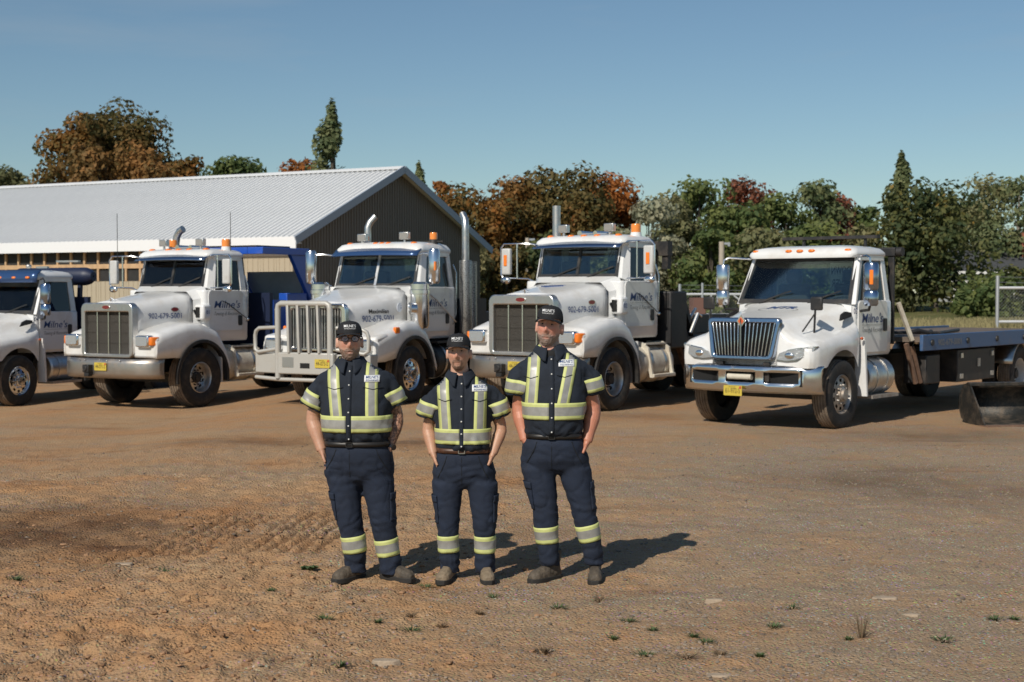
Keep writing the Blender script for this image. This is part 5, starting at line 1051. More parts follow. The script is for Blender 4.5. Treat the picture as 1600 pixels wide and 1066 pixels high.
# ================================================================== people
mat('shirt_navy', (.0095, .015, .026), .85, var=.25, vscale=9, bump=.35, bscale=220)
mat('trouser_navy', (.0085, .0155, .034), .85, var=.3, vscale=5, dirt=(.035, .032, .03), dscale=2.2, dlo=.55, dhi=.9, bump=.3, bscale=260)
mat('tape_yellow', (.53, .56, .21), .6, var=.1, vscale=20); mat('tape_silver', (.33, .325, .305), .45, .25, var=.18, vscale=14)
mat('cap_black', (.010, .010, .012), .8, bump=.3, bscale=300); mat('thread_white', (.75, .75, .75), .7); mat('button_white', (.62, .62, .60), .35)
mat('belt_black', (.015, .013, .012), .45); mat('belt_brown', (.085, .038, .022), .45, var=.4, vscale=20); mat('buckle', (.5, .48, .45), .3, 1.0)
mat('boot_leather', (.055, .045, .034), .7, dirt=(.15, .115, .08), dscale=6, dlo=.40, dhi=.7, bump=.5, bscale=35); mat('boot_tan', (.17, .13, .085), .75, dirt=(.28, .21, .14), dscale=7, dlo=.4, dhi=.7, bump=.5, bscale=35); mat('sole', (.022, .02, .018), .8)
mat('tee_black', (.012, .012, .013), .9); mat('seam', (.006, .008, .012), .9); mat('eye_white', (.26, .22, .20), .4); mat('eye_dark', (.02, .016, .014), .15); mat('frame_dark', (.02, .016, .016), .3); mat('watch', (.02, .02, .022), .3); mat('patch_white', (.70, .71, .72), .7)
glass('glass_spec', (.92, .9, .9))
def skin_mat():
    m = bpy.data.materials.new('skin'); m.use_nodes = True; N, L = m.node_tree.nodes, m.node_tree.links; b = N['Principled BSDF']
    a = N.new('ShaderNodeAttribute'); a.attribute_name = 'tint'; t = N.new('ShaderNodeTexCoord'); n = N.new('ShaderNodeTexNoise'); n.inputs['Scale'].default_value = 60; n.inputs['Detail'].default_value = 4; L.new(t.outputs['Object'], n.inputs['Vector'])
    r = N.new('ShaderNodeMapRange'); r.inputs['To Min'].default_value = .86; r.inputs['To Max'].default_value = 1.12; L.new(n.outputs['Fac'], r.inputs['Value'])
    x = N.new('ShaderNodeMixRGB'); x.blend_type = 'MULTIPLY'; x.inputs[0].default_value = 1; L.new(a.outputs['Color'], x.inputs[1]); L.new(r.outputs[0], x.inputs[2]); L.new(x.outputs[0], b.inputs['Base Color'])
    b.inputs['Roughness'].default_value = .48; b.inputs['Subsurface Weight'].default_value = .12; b.inputs['Subsurface Radius'].default_value = (.012, .005, .003); b.inputs['Subsurface Scale'].default_value = 1.0
    M['skin'] = m
skin_mat()
def remesh(mb, vox, it=4, fac=.5):
    me = bpy.data.meshes.new('tmp'); me.from_pydata([tuple(v) for v in mb.v], [], mb.f)
    bm = bmesh.new(); bm.from_mesh(me); bmesh.ops.recalc_face_normals(bm, faces=bm.faces); bm.to_mesh(me); bm.free()
    o = bpy.data.objects.new('tmp', me); COL.objects.link(o); m = o.modifiers.new('r', 'REMESH'); m.mode = 'VOXEL'; m.voxel_size = vox
    if it: s = o.modifiers.new('s', 'SMOOTH'); s.iterations = it; s.factor = fac
    dg = bpy.context.evaluated_depsgraph_get(); dg.update(); r = bpy.data.meshes.new_from_object(o.evaluated_get(dg)); bpy.data.objects.remove(o); r.materials.clear(); return r
def mesh_np(me):
    v = np.empty(len(me.vertices) * 3, np.float32); me.vertices.foreach_get('co', v); n = np.empty_like(v); me.vertices.foreach_get('normal', n); return v.reshape(-1, 3).astype(float), n.reshape(-1, 3).astype(float)
def mesh_set(me, v): me.vertices.foreach_set('co', v.astype(np.float32).reshape(-1)); me.update()
def bvh_of(me): return BVHTree.FromPolygons([v.co.copy() for v in me.vertices], [tuple(p.vertices) for p in me.polygons])
def sring(cx, cy, z, hw, hd, n=28, e=2.5):
    out = []
    for k in range(n):
        a = 2 * math.pi * k / n; c, s = math.cos(a), math.sin(a); out.append((cx + hw * math.copysign(abs(c) ** (2 / e), c), cy + hd * math.copysign(abs(s) ** (2 / e), s), z))
    return out
def wrinkle(me, fn):
    v, n = mesh_np(me); d = np.array([fn(Vector(p)) for p in v]); mesh_set(me, v + n * d[:, None])
PX = 224.4
def head_mb(hc, yaw, tilt, sc, jaw=1.0):
    """closed head with face; returns builder, and a map from head space to body space"""
    rot = Matrix.Rotation(yaw, 3, 'Z') @ Matrix.Rotation(tilt, 3, 'Y') @ Matrix.Rotation(R(-5), 3, 'X'); hcv = Vector(hc)
    T = lambda p: hcv + rot @ (Vector((p[0], p[1], p[2] * 1.12)) * sc)
    G = lambda x, x0, w: math.exp(-((x - x0) / w) ** 2)
    nu, nv = 64, 48; rings = []
    for j in range(1, nv):
        b = math.pi * j / nv; ring = []
        for i in range(nu):
            a = 2 * math.pi * i / nu; dx, dy, dz = math.sin(b) * math.cos(a), math.sin(b) * math.sin(a), -math.cos(b)
            low = max(0, -dz); x = dx * (.077 - .016 * low ** 1.5 * (2 - jaw)); y = dy * (.097 - .010 * low); z = dz * .118
            if dy > 0: y *= 1 - .25 * low
            fr = max(0, -dy) ** .7 if dy < 0 else 0
            o = .030 * G(x, 0, .011) * G(z, -.024, .016) + .016 * G(x, 0, .009) * G(z, .002, .022) + .010 * G(abs(x), .013, .007) * G(z, -.030, .009)
            o += .007 * G(z, .034, .010) * G(x, 0, .05) - .011 * G(abs(x), .031, .015) * G(z, .014, .011) + .006 * G(abs(x), .043, .018) * G(z, -.018, .018)
            o += .006 * G(x, 0, .024) * G(z, -.060, .006) + .006 * G(x, 0, .020) * G(z, -.073, .006) - .005 * G(x, 0, .026) * G(z, -.0665, .0025) + .012 * G(x, 0, .022) * G(z, -.100, .016)
            y -= o * fr; ring.append(T((x, y, z)))
        rings.append(ring)
    mb = MB().loft(rings)
    for s in (-1, 1): mb.loft([[T((s * (.074 + k * .018), .012 + .5 * k * .02 + q * math.cos(a) * .020 , -.006 + q * math.sin(a) * .033)) for a in [2 * math.pi * i / 12 for i in range(12)]] for k, q in ((0, .7), (.6, 1.0), (1, .95), (1.15, .6))])
    return mb, T
def limb(mb, pts, rs, n=16): return mb.tube([Vector(p) for p in pts], rs, n)
def tape(name, fn, nu, parent, widths, mats=('tape_yellow', 'tape_silver', 'tape_yellow')):
    """fn(u, w) -> point; u along, w metres across"""
    cols = [0.0]; mi = []
    for k, w in enumerate(widths):
        m = max(1, int(w / .012)); mi += [k] * m; cols += [cols[-1] + w / m * (i + 1) for i in range(m)] if False else [sum(widths[:k]) + w / m * (i + 1) for i in range(m)]
    mb = MB(); rows = [[fn(i / nu, c) for c in cols] for i in range(nu + 1)]
    for i in range(nu):
        for j in range(len(cols) - 1):
            q = (rows[i][j], rows[i][j + 1], rows[i + 1][j + 1], rows[i + 1][j])
            if all(p is not None for p in q): mb.add(q, [(0, 1, 2, 3)], mi[j])
    me = mb.mesh(name, list(mats), None); bm = bmesh.new(); bm.from_mesh(me); bmesh.ops.remove_doubles(bm, verts=bm.verts, dist=.0004); bmesh.ops.recalc_face_normals(bm, faces=bm.faces); bm.to_mesh(me); bm.free(); me.shade_smooth()
    o = place(me, name, parent); md = o.modifiers.new('t', 'SOLIDIFY'); md.thickness = .003; md.offset = 0; return o
def person(D):
    x0 = D['x0']; X = lambda px: (px - x0) / PX; Z = lambda py: 2.0 - (py - HZ) / PX
    wx, wd = (x0 - 800) / PX, 9.9; zg = gz(wx, wd)
    t = thing('person', D['label'], 'person', (wx, wd, zg), 0, 'men in navy work uniforms'); dz = -zg; Z0 = Z; Z = lambda py: Z0(py) + dz
    # ---------------- trousers
    mb = MB(); hip = D['hip']; mb.loft([sring(X((l + r) / 2), cy, Z(y), (r - l) / 2 / PX, hd) for y, l, r, hd, cy in hip])
    for leg in D['legs']:
        pts = [(X(leg[0][0]), .0, Z(hip[-2][0]))] + [(X(px), yy, Z(py)) for px, py, r, yy in leg]; rs = [leg[0][2]] + [r for px, py, r, yy in leg]
        P = []; Q = []
        for i in range(len(pts) - 1):
            for k in range(4): q = k / 4; P.append(Vector(pts[i]).lerp(Vector(pts[i + 1]), q)); Q.append(rs[i] + (rs[i + 1] - rs[i]) * q)
        P.append(Vector(pts[-1])); Q.append(rs[-1]); mb.loft([sring(p.x, p.y, p.z, q, q * 1.02, 24, 2.2) for p, q in zip(P, Q)])
    for s, (ex, ey, wx_, wy, r0, r1) in zip((-1, 1), D['arms']): mb.ball((X(wx_) - s * .062, -.04, Z(wy) - .112), .048, .074, .088, 16, 10)
    me = remesh(mb, .011, 12)
    zk, za = Z(D['legs'][0][1][1]), Z(D['legs'][0][-1][1]); sd = D['seed']
    def wr(p):
        k = mnoise.noise((p.x * 4 + sd, p.y * 4, p.z * 6)) * .006 + mnoise.noise((p.x * 7, p.y * 7 + sd, p.z * 18)) * .003
        f = math.exp(-((p.z - za - .05) / .09) ** 2) * 1.9 + math.exp(-((p.z - zk + .02) / .12) ** 2) * .9 + math.exp(-((p.z - zk - .33) / .12) ** 2) * .7
        di = mnoise.noise((p.x * 7 + p.z * 5 + sd, p.y * 3, p.z * 7 - p.x * 5)); dj = mnoise.noise((p.x * 6 - p.z * 6, p.y * 3 + sd, p.z * 8 + p.x * 5))
        cr = -.006 * max(0, 1 - abs(di) * 7) - .0055 * max(0, 1 - abs(dj) * 7)
        return k * (.5 + .8 * f) + cr * (.35 + .65 * min(1, f)) + min(f, 1.2) * .0022 * math.sin(p.z * 80 + 9 * mnoise.noise((p.x * 6, p.y * 6, p.z * 4 + sd)))
    wrinkle(me, wr); me.materials.append(M['trouser_navy']); me.shade_smooth(); place(me, 'trousers', t); tb = bvh_of(me)
    for leg in D['legs']:
        px, py, r, yy = leg[2]; c = Vector((X(px), yy, Z(py))); up = (Vector((X(leg[1][0]), leg[1][3], Z(leg[1][1]))) - Vector((X(leg[3][0]), leg[3][3], Z(leg[3][1])))).normalized(); u = up.cross(Vector((0, 1, 0))).normalized(); v = up.cross(u)
        def fn(a, w, c=c, up=up, u=u, v=v):
            d = u * math.cos(a * 2 * math.pi) + v * math.sin(a * 2 * math.pi); o = c + up * (w - .06); h = tb.ray_cast(o, d, .25); return (h[0] + d * .003) if h[0] else None
        tape('leg_tape', fn, 40, t, (.03, .058, .03))
        s = 1 if leg is D['legs'][1] else -1; p1, p0 = leg[1], leg[0]     # cargo pocket on the outside of the thigh
        cz = Z((p0[1] * .35 + p1[1] * .65)); cx = X(p0[0] * .35 + p1[0] * .65)
        def fp(a, w, cx=cx, cz=cz, s=s):
            ang = R(-52 + 74 * a); d = Vector((s * math.cos(ang), math.sin(ang), 0)); h = tb.ray_cast(Vector((cx, 0, cz + w - .10)), d, .3); return (h[0] + d * .006) if h[0] else None
        tape('cargo_pocket', fp, 10, t, (.16,), ('trouser_navy',)); tape('pocket_flap', lambda a, w, cx=cx, cz=cz, s=s: (lambda q, ang: (q + Vector((s * math.cos(ang), math.sin(ang), 0)) * .004) if q else None)(fp(a, w + .145, cx, cz, s), R(-52 + 74 * a)), 10, t, (.05,), ('trouser_navy',))
    # fly seam and front pocket edges
    by = D['hip'][0]
    mb = MB(); pts = []
    for k in range(7):
        h = tb.ray_cast(Vector((X(D['mid']), -1, Z(by[0] + 8 + k * 7))), Vector((0, 1, 0)), 2)
        if h[0]: pts.append(h[0])
    if len(pts) > 2: mb.tube(pts, .0025, 5).obj('fly_seam', 'seam', t)
    # ---------------- boots
    for k, (px, py, yaw, bm_, hgt) in enumerate(D['boots']):
        bt = sub_empty('boot', t, (X(px), D['legs'][k][-1][3] - .0, 0), (0, 0, R(yaw))); bt.scale = (.94, .94, .94); mb = MB()
        ln = [(.085, .030, .055), (.07, .037, .095), (.03, .040, .12), (-.02, .041, .115), (-.07, .046, .092), (-.12, .051, .080), (-.165, .050, .070), (-.195, .040, .056), (-.21, .022, .040)]
        mb.loft([[(w * c_, y, .012 + max(0, h * s_)) for c_, s_ in ((1, 0), (1.05, .3), (.92, .68), (.55, .95), (0, 1.02), (-.55, .95), (-.92, .68), (-1.05, .3), (-1, 0))] for y, w, h in ln]); mb.loft([sring(0, .025, z, w, w * 1.15, 20, 2.1) for z, w in ((.04, .045), (.10, .047), (.15, .050), (hgt, .056))])
        me = remesh(mb, .006, 5); wrinkle(me, lambda p: .003 * mnoise.noise((p.x * 30 + k, p.y * 30, p.z * 45 + sd)) + .0025 * math.sin(p.z * 150) * math.exp(-((p.z - .12) / .03) ** 2)); me.materials.append(M[bm_]); me.shade_smooth(); place(me, 'upper', bt)
        MB().loft([[(x * 1.10, y, z) for x, y in ((.030, .095), (.040, .06), (.040, 0), (.048, -.08), (.052, -.14), (.046, -.185), (.024, -.217), (-.024, -.217), (-.046, -.185), (-.052, -.14), (-.048, -.08), (-.040, 0), (-.040, .06), (-.030, .095))] for z in (-.012, .026)]).obj('sole', 'sole', bt, 30, bevel=.005)
    # ---------------- shirt
    mb = MB(); T_ = D['torso']; mb.loft([sring(X((l + r) / 2), cy, Z(y), (r - l) / 2 / PX, hd, 32, 2.4) for y, l, r, hd, cy in T_])
    for sl in D['sleeves']:
        pts = [(X(px), yy, Z(py)) for px, py, r, yy in sl]; rs = [r for px, py, r, yy in sl]; P = []; Q = []
        for i in range(len(pts) - 1):
            for k in range(4): q = k / 4; P.append(Vector(pts[i]).lerp(Vector(pts[i + 1]), q)); Q.append(rs[i] + (rs[i + 1] - rs[i]) * q)
        limb(mb, P + [Vector(pts[-1])], Q + [rs[-1]], 20); mb.ball(pts[0], rs[0] * 1.02, rs[0], rs[0] * .95, 16, 10)
    me = remesh(mb, .010, 9); zb, zs = Z(T_[0][0]), Z(D['sleeves'][0][0][1])
    def ws(p):
        k = mnoise.noise((p.x * 7 + sd, p.y * 7, p.z * 5)) * .006 + mnoise.noise((p.x * 16, p.y * 12 + sd, p.z * 8)) * .003
        f = math.exp(-((p.z - zb - .05) / .06) ** 2); arm = 1.0 if abs(p.x - X(D['mid'])) > .21 else 0
        di = mnoise.noise((p.x * 10 + p.z * 6 + sd, p.y * 5, p.z * 7 - p.x * 6)); return -.007 * max(0, 1 - abs(di) * 5) * (.4 + .8 * arm + f) + k * (.7 + 1.6 * f + .9 * arm) + f * .004 * math.sin(p.x * 60 + 5 * mnoise.noise((p.x * 4, sd, p.z * 9)))
    wrinkle(me, ws); me.materials.append(M['shirt_navy']); me.shade_smooth(); place(me, 'shirt', t); sb = bvh_of(me)
    front = lambda x, z, off=.004: (lambda h: (h[0] + Vector((0, -off, 0))) if h[0] else None)(sb.ray_cast(Vector((x, -1, z)), Vector((0, 1, 0)), 2))
    zw1, zw0 = Z(D['waist'][0]), Z(D['waist'][1]); mid = X(D['mid'])
    for a in D['vtape']:                                                # braces from the waist tape over the shoulder
        (xt, yt), xb = a; xt, xb = X(xt), X(xb); zt = Z(yt)
        def fn(u, w, xt=xt, xb=xb, zt=zt):
            if u <= .8: q = u / .8; z = zw1 - .01 + (zt - zw1) * q; return front(xb + (xt - xb) * q + w - .041, z)
            q = (u - .8) / .2; p = front(xt + w - .041, zt)
            if p is None: return None
            h = sb.ray_cast(Vector((xt + w - .041, p.y + .004 + q * .13, zt + .3)), Vector((0, 0, -1)), .6); return (h[0] + Vector((0, -.002, .004))) if h[0] else None
        tape('brace_tape', fn, 30, t, (.021, .042, .021))
    hh = zw1 - zw0
    for s in (-1, 1):
        def fw(u, w, s=s):
            a = R(-90) + s * (R(5.5) + u * R(172)); c = Vector((mid, T_[1][4], zw0 + w)); d = Vector((math.cos(a), math.sin(a), 0)); h = sb.ray_cast(c, d, .4); return (h[0] + d * .0055) if h[0] else None
        tape('waist_tape', fw, 40, t, (hh * .24, hh * .52, hh * .24))
    for sl in D['sleeves']:
        a, b = Vector((X(sl[-2][0]), sl[-2][3], Z(sl[-2][1]))), Vector((X(sl[-1][0]), sl[-1][3], Z(sl[-1][1]))); ax = (a - b).normalized(); u_ = ax.cross(Vector((0, 1, 0))).normalized(); v_ = ax.cross(u_)
        def fs(u, w, b=b, ax=ax, u_=u_, v_=v_):
            d = u_ * math.cos(u * 2 * math.pi) + v_ * math.sin(u * 2 * math.pi); h = sb.ray_cast(b + ax * (.022 + w), d, .16); return (h[0] + d * .004) if h[0] else None
        tape('sleeve_tape', fs, 36, t, (.022, .052, .022))
    # placket, buttons, pocket seams, patch
    ztop = Z(D['collar'][1]) - .02
    tape('placket', lambda u, w: front(mid + w - .017, zb + .03 + (ztop - zb - .03) * u, .003), 24, t, (.034,), ('shirt_navy',))
    for k in range(6):
        p = front(mid, zb + .05 + (ztop - zb - .06) * k / 5.3, .007)
        if p: MB().ball(p, .006, .004, .006, 10, 6).obj('button', 'button_white', t, 80)
    for (xa, xb, yy) in D['pockets']:
        pts = [front(X(xa) + (X(xb) - X(xa)) * k / 8, Z(yy) - .016 * (1 - abs(k - 4) / 4), .007) for k in range(9)]; MB().tube([p for p in pts if p], .0028, 5).obj('pocket_seam', 'seam', t)
    bx, by_, bw = D['patch']; tape('chest_patch', lambda u, w: front(X(bx) + (u - .5) * bw, Z(by_) + w - .023, .0085), 10, t, (.046,), ('patch_white',))
    for s_, h_, dzz in (("MILNE'S", .018, .002), ('TOWING', .010, -.015)): lettering('lettering', s_, 'decal_blue', t, (X(bx), -.4, Z(by_) + dzz), (1, 0, 0), (0, 0, 1), h_, bw * .8, .15, .01, sb, (0, 1, 0), .0125)
    # ---------------- belt
    yb, lb, rb, hdb, cyb = D['hip'][0]
    mb = MB(); mb.loft([sring(X((lb + rb) / 2), cyb, Z(yb) + k, (rb - lb) / 2 / PX + .010, hdb + .012, 36) for k in (-.012, .022)], True, False, False); mb.obj('belt', D['belt'], t, 50, solid=.006)
    MB().hole(rrect(-.024, .024, -.017, .017, .006, 3), rrect(-.018, .018, -.011, .011, .003, 3), lambda a, b, k: (mid + a, cyb - hdb - .014 - k, Z(yb) + .005 + b), .005).obj('buckle', 'buckle' if D['belt'] == 'belt_brown' else 'belt_black', t, 30)
    for s in (-1, 1):
        pts = []
        for k in range(7):
            q = k / 6; xx = X((lb + rb) / 2) + s * ((rb - lb) / 2 / PX * (.62 + .36 * q)); h = tb.ray_cast(Vector((xx, -1, Z(yb) - .03 - .15 * q ** .8)), Vector((0, 1, 0)), 2)
            if h[0]: pts.append(h[0] + Vector((0, -.001, 0)))
        if len(pts) > 2: MB().tube(pts, .0035, 5).obj('pocket_edge', 'seam', t)
    # ---------------- body: head, neck, arms, hands in one surface
    hx, hy = D['head']; hc = (X(hx), D.get('heady', -.035), Z(hy)); sc = D['hs']; hm, T = head_mb(hc, D['yaw'], D['tilt'], sc, D['jaw'])
    nb = Vector((X(D['neck'][0]), .01, Z(D['neck'][1]))); hv = Vector(hc)
    hm.loft([sring(p.x, p.y, p.z, r, r * 1.05, 20, 2.1) for p, r in ((nb - Vector((0, 0, .09)), .085), (nb, D['neck'][2] * 1.12), (nb.lerp(hv, .45) + Vector((0, .015, 0)), D['neck'][2]), (hv + Vector((0, .02, -.03)), D['neck'][2] * .95))])
    hm.loft([sring(X((l + r) / 2), cy, Z(y), (r - l) / 2 / PX * .82, hd * .8, 24) for y, l, r, hd, cy in T_[1:-1]])
    arms = []
    for s, sl, (ex, ey, wx_, wy, r0, r1) in zip((-1, 1), D['sleeves'], D['arms']):
        sh = Vector((X(sl[0][0]), sl[0][3], Z(sl[0][1]))); el = Vector((X(ex), .055, Z(ey))); wr_ = Vector((X(wx_) - s * .004, -.03, Z(wy) + .01)); dr = (wr_ - el).normalized()
        P = [sh, sh.lerp(el, .5), el - (el - sh).normalized() * .03, el.lerp(wr_, .12), el.lerp(wr_, .35), el.lerp(wr_, .7), wr_]; limb(hm, P, [r0 * 1.15, r0 * 1.05, r0 * .95, r0 * .98, r0 * 1.0, r1 * 1.12, r1], 18); arms.append((el, wr_))
        hd_ = (Vector((X(wx_) - s * .052, -.05, Z(wy) - .10)) - wr_).normalized(); fw_ = Vector((0, -1, 0)); fw_ = (fw_ - hd_ * fw_.dot(hd_)).normalized(); sd_ = hd_.cross(fw_)
        pal = wr_ + hd_ * .085; hm.loft([[c_ + fw_ * (hw_ * math.cos(q)) + sd_ * (hd2 * math.sin(q)) for q in [2 * math.pi * i / 14 for i in range(14)]] for c_, hw_, hd2 in ((wr_ - hd_ * .01, r1 * .95, r1 * .8), (wr_ + hd_ * .03, .038, .021), (wr_ + hd_ * .065, .043, .018), (pal, .042, .016))])
        for i, (o_, l_) in enumerate(((.032, .072), (.011, .082), (-.011, .077), (-.032, .060))):
            f0 = pal - hd_ * .012 + fw_ * o_; f1 = f0 + hd_ * l_ * .5 - sd_ * s * .006; f2 = f0 + hd_ * l_ * .95 - sd_ * s * .024; limb(hm, [f0, f1, f2], [.0098, .0092, .0078], 8)
        th = wr_ + hd_ * .028 + fw_ * .034; limb(hm, [th, th + hd_ * .032 + fw_ * .020, th + hd_ * .064 + fw_ * .022], [.012, .011, .009], 8)
    me = remesh(hm, .0042, 2, .4); v, n = mesh_np(me)
    rotm = (Matrix.Rotation(D['yaw'], 3, 'Z') @ Matrix.Rotation(D['tilt'], 3, 'Y') @ Matrix.Rotation(R(-5), 3, 'X')).inverted(); rn = np.array(rotm); H = ((v - np.array(hc)) @ rn.T) / sc / np.array([1, 1, 1.12])
    col = np.tile(np.array(D['skin']), (len(v), 1)); onhead = (v[:, 2] > nb.z + .02)
    g = lambda a, c, w: np.exp(-((a - c) / w) ** 2)
    hxn, hyn, hzn = H[:, 0], H[:, 1], H[:, 2]; frontm = np.clip((-hyn - .01) / .03, 0, 1)
    red = (g(np.abs(hxn), .042, .022) * g(hzn, -.02, .022) + g(hxn, 0, .016) * g(hzn, -.02, .02)) * frontm * onhead; col *= 1 - np.outer(np.clip(red, 0, 1), [.02, .22, .25])
    bt_, bc, bk = D['beard']; nz_ = np.array([mnoise.noise(Vector(p) * 90) for p in v])
    if bt_ == 'full': bm_ = np.clip((-.046 + .55 * np.maximum(0, np.abs(hxn) - .045) - hzn + nz_ * .006) / .010, 0, 1) * np.clip((.030 - hyn) / .02, 0, 1)
    else: bm_ = np.maximum(np.clip((-.078 - hzn + nz_ * .006) / .008, 0, 1) * g(hxn, 0, .040) ** .5, g(np.abs(hxn), .028, .009) * g(hzn, -.062, .022)) * np.clip(frontm * 2, 0, 1)
    mous = g(hzn, -.050, .0075) * np.clip((.036 - np.abs(hxn)) / .01, 0, 1) * frontm; bm_ = np.clip(np.maximum(bm_, mous * .95), 0, 1) * (1 - np.clip(g(hxn, 0, .021) ** 2 * g(hzn, -.0665, .008) ** 2 * 1.3, 0, 1)) * onhead * (hzn > -.135)
    bm_ *= np.clip((hzn + .130) / .012, 0, 1)
    grey = np.clip(.5 + .5 * np.sin(hxn * 70) * 0 + nz_ * .8 + np.clip((-hzn - .07) * 9, 0, .6) * bk, 0, 1)[:, None]; bcol = np.array(bc) * (1 - grey * bk) + np.array((.26, .24, .22)) * grey * bk
    side = np.clip((np.abs(hxn) - .060) / .010, 0, 1) * np.clip((hzn + .01) / .02, 0, 1) * onhead * (hyn > -.035); side = np.maximum(side, np.clip((hyn - .035) / .02, 0, 1) * np.clip((hzn + .055) / .02, 0, 1) * onhead) * (np.abs(hxn) < .0765)
    bo_ = bm_ * D.get('bop', .8); col = col * (1 - bo_[:, None]) + bcol * bo_[:, None]; col = col * (1 - (side * .75)[:, None]) + np.array(D['hair']) * (side * .75)[:, None]
    brow = g(np.abs(hxn), .032, .018) ** 2 * g(hzn, .031, .006) * frontm * onhead; col = col * (1 - .75 * brow[:, None]) + np.array(D['hair']) * .75 * brow[:, None]
    lip = g(hxn, 0, .022) * g(hzn, -.0665, .007) * frontm * onhead; col = col * (1 - .5 * lip[:, None]) + np.array((.36, .13, .11)) * .5 * lip[:, None]
    if D.get('tattoo'):
        el, w_ = arms[1]; d_ = np.array(w_ - el); ln_ = np.linalg.norm(d_); q = ((v - np.array(el)) @ (d_ / ln_)) / ln_; on = (v[:, 0] > .15) & (q > -.35) & (q < .9) & (v[:, 2] < Z(D['sleeves'][1][-1][1]) + .05)
        tn = np.array([mnoise.noise(Vector(p) * 38) + .5 * mnoise.noise(Vector(p) * 95) for p in v]); tm = np.clip(np.abs(tn) * 3.2 - .25, 0, 1) * on; col *= 1 - (.72 * (1 - tm) * on)[:, None]
    arm_f = (v[:, 2] < Z(D['sleeves'][0][-1][1]) + .02); col[arm_f] *= np.array(D.get('armtint', (.84, .80, .72)))
    mesh_set(me, v + n * (bm_ * (.003 + .003 * nz_))[:, None])
    at = me.attributes.new('tint', 'FLOAT_COLOR', 'POINT'); at.data.foreach_set('color', np.concatenate([np.clip(col, .004, 1), np.ones((len(v), 1))], 1).astype(np.float32).reshape(-1))
    me.materials.append(M['skin']); me.shade_smooth(); place(me, 'body', t)
    for s in (-1, 1):
        e = MB().ball(T((s * .031, -.076, .013)), .0105 * sc, .0105 * sc, .0048 * sc, 12, 8).obj('eye', 'eye_white', t, 80); MB().ball(T((s * .031, -.0855, .013)), .005 * sc, .003 * sc, .005 * sc, 10, 6).obj('pupil', 'eye_dark', e, 80)
    if D.get('glasses'):
        gmb = MB()
        for s in (-1, 1):
            gmb.tube([T((s * .034 + .024 * math.cos(k * math.pi / 8), -.112 + .012 * abs(math.cos(k * math.pi / 8)), .012 + .017 * math.sin(k * math.pi / 8))) for k in range(17)], .0026, 6); gmb.tube([T((s * .058, -.098, .018)), T((s * .076, -.05, .018)), T((s * .080, .015, .012))], .0025, 6)
        gmb.tube([T((-.011, -.115, .016)), T((.011, -.115, .016))], .0025, 6); go = gmb.obj('glasses', 'frame_dark', t)
        for s in (-1, 1): MB().prism([(.023 * math.cos(k * math.pi / 8), .016 * math.sin(k * math.pi / 8)) for k in range(16)], lambda a, b, k, s=s: T((s * .034 + a, -.110 - k, .012 + b)), .0015).obj('spectacle_lens', 'glass_spec', go, None)
    # ---------------- cap
    rings = []
    for j in range(11):
        q = j / 10; b = q * math.pi / 2; ring = []
        for i in range(40):
            a = 2 * math.pi * i / 40; fr = max(0, -math.sin(a)); rr = math.cos(b) ** .62 if q < 1 else .0
            ring.append(T((.0865 * rr * math.cos(a), (.108 + .004 * fr) * rr * math.sin(a) + .002, .046 - .030 * max(0, math.sin(a)) + (.080 + .004 * fr * (1 - q)) * math.sin(b) ** .95)))
        rings.append(ring)
    mb = MB(); mb.loft(rings, True, False, True); cb = mb.bvh(); cp = mb.obj('cap', 'cap_black', t, 60)
    MB().ball(T((0, .0, .127)), .008, .008, .005, 10, 6).obj('cap_button', 'cap_black', cp, 80)
    def br(u, w):
        a = R(198 + 144 * u); e = .066 * math.sin(math.pi * u) ** .55; x = .0855 * math.cos(a); y = .111 * math.sin(a); return T((x * (1 + .10 * w * (e > 0)), y - e * w, .047 + .002 * w - .012 * w * w - 2.6 * x * x * (.6 + .4 * w)))
    MB().grid(br, 24, 6).obj('cap_brim', 'cap_black', cp, 60, solid=.004)
    rm = Matrix.Rotation(D['yaw'], 3, 'Z') @ Matrix.Rotation(D['tilt'], 3, 'Y') @ Matrix.Rotation(R(-5), 3, 'X'); ray = rm @ Vector((0, 1, 0)); U, V = rm @ Vector((1, 0, 0)), rm @ Vector((0, -.0, 1))
    lettering('lettering', "MILNE'S", 'thread_white', cp, T((0, -.11, .083)), U, V, .019 * sc, .080 * sc, 0, .004, cb, ray, .002); lettering('lettering', 'TOWING & RECOVERY', 'thread_white', cp, T((0, -.11, .071)), U, V, .0075 * sc, .080 * sc, 0, .0, cb, ray, .002)
    # ---------------- collar and undershirt
    cx, cyy, cr = D['collar']; cxm, czz = X(cx), Z(cyy)
    def col_(u, w):
        a = R(-90 + 14 + 332 * u); f = max(0, math.cos(a + R(90))) ; pt = math.exp(-((min(u, 1 - u)) / .07) ** 2); r = cr + .006 + w * (.028 + .030 * pt); return (cxm + r * math.cos(a) * 1.04, .012 + r * math.sin(a) * 1.02 - .012 * f, czz + .040 - .022 * f - w * (.042 + .040 * pt + .010 * f))
    MB().grid(col_, 44, 5).obj('collar', 'shirt_navy', t, 60, solid=.004)
    if D.get('tee'): MB().loft([sring(cxm, -.002, czz + k, cr * q, cr * q * 1.05, 24, 2.1) for k, q in ((-.10, 1.15), (-.03, 1.05), (.0, .97))], True, False, False).obj('undershirt', 'tee_black', t, 60, solid=.004)
    if D.get('watch'):
        el, w_ = arms[1]; dr = (w_ - el).normalized(); c = w_ - dr * .012; wt = MB().cyl(c - dr * .011, c + dr * .011, D['arms'][1][5] + .005, None, 20).obj('watch_strap', 'watch', t); nn = Vector((.75, -.65, 0)); MB().cyl(c + nn * .034, c + nn * .048, .019, None, 18).obj('watch_face', 'watch', wt)
    return t
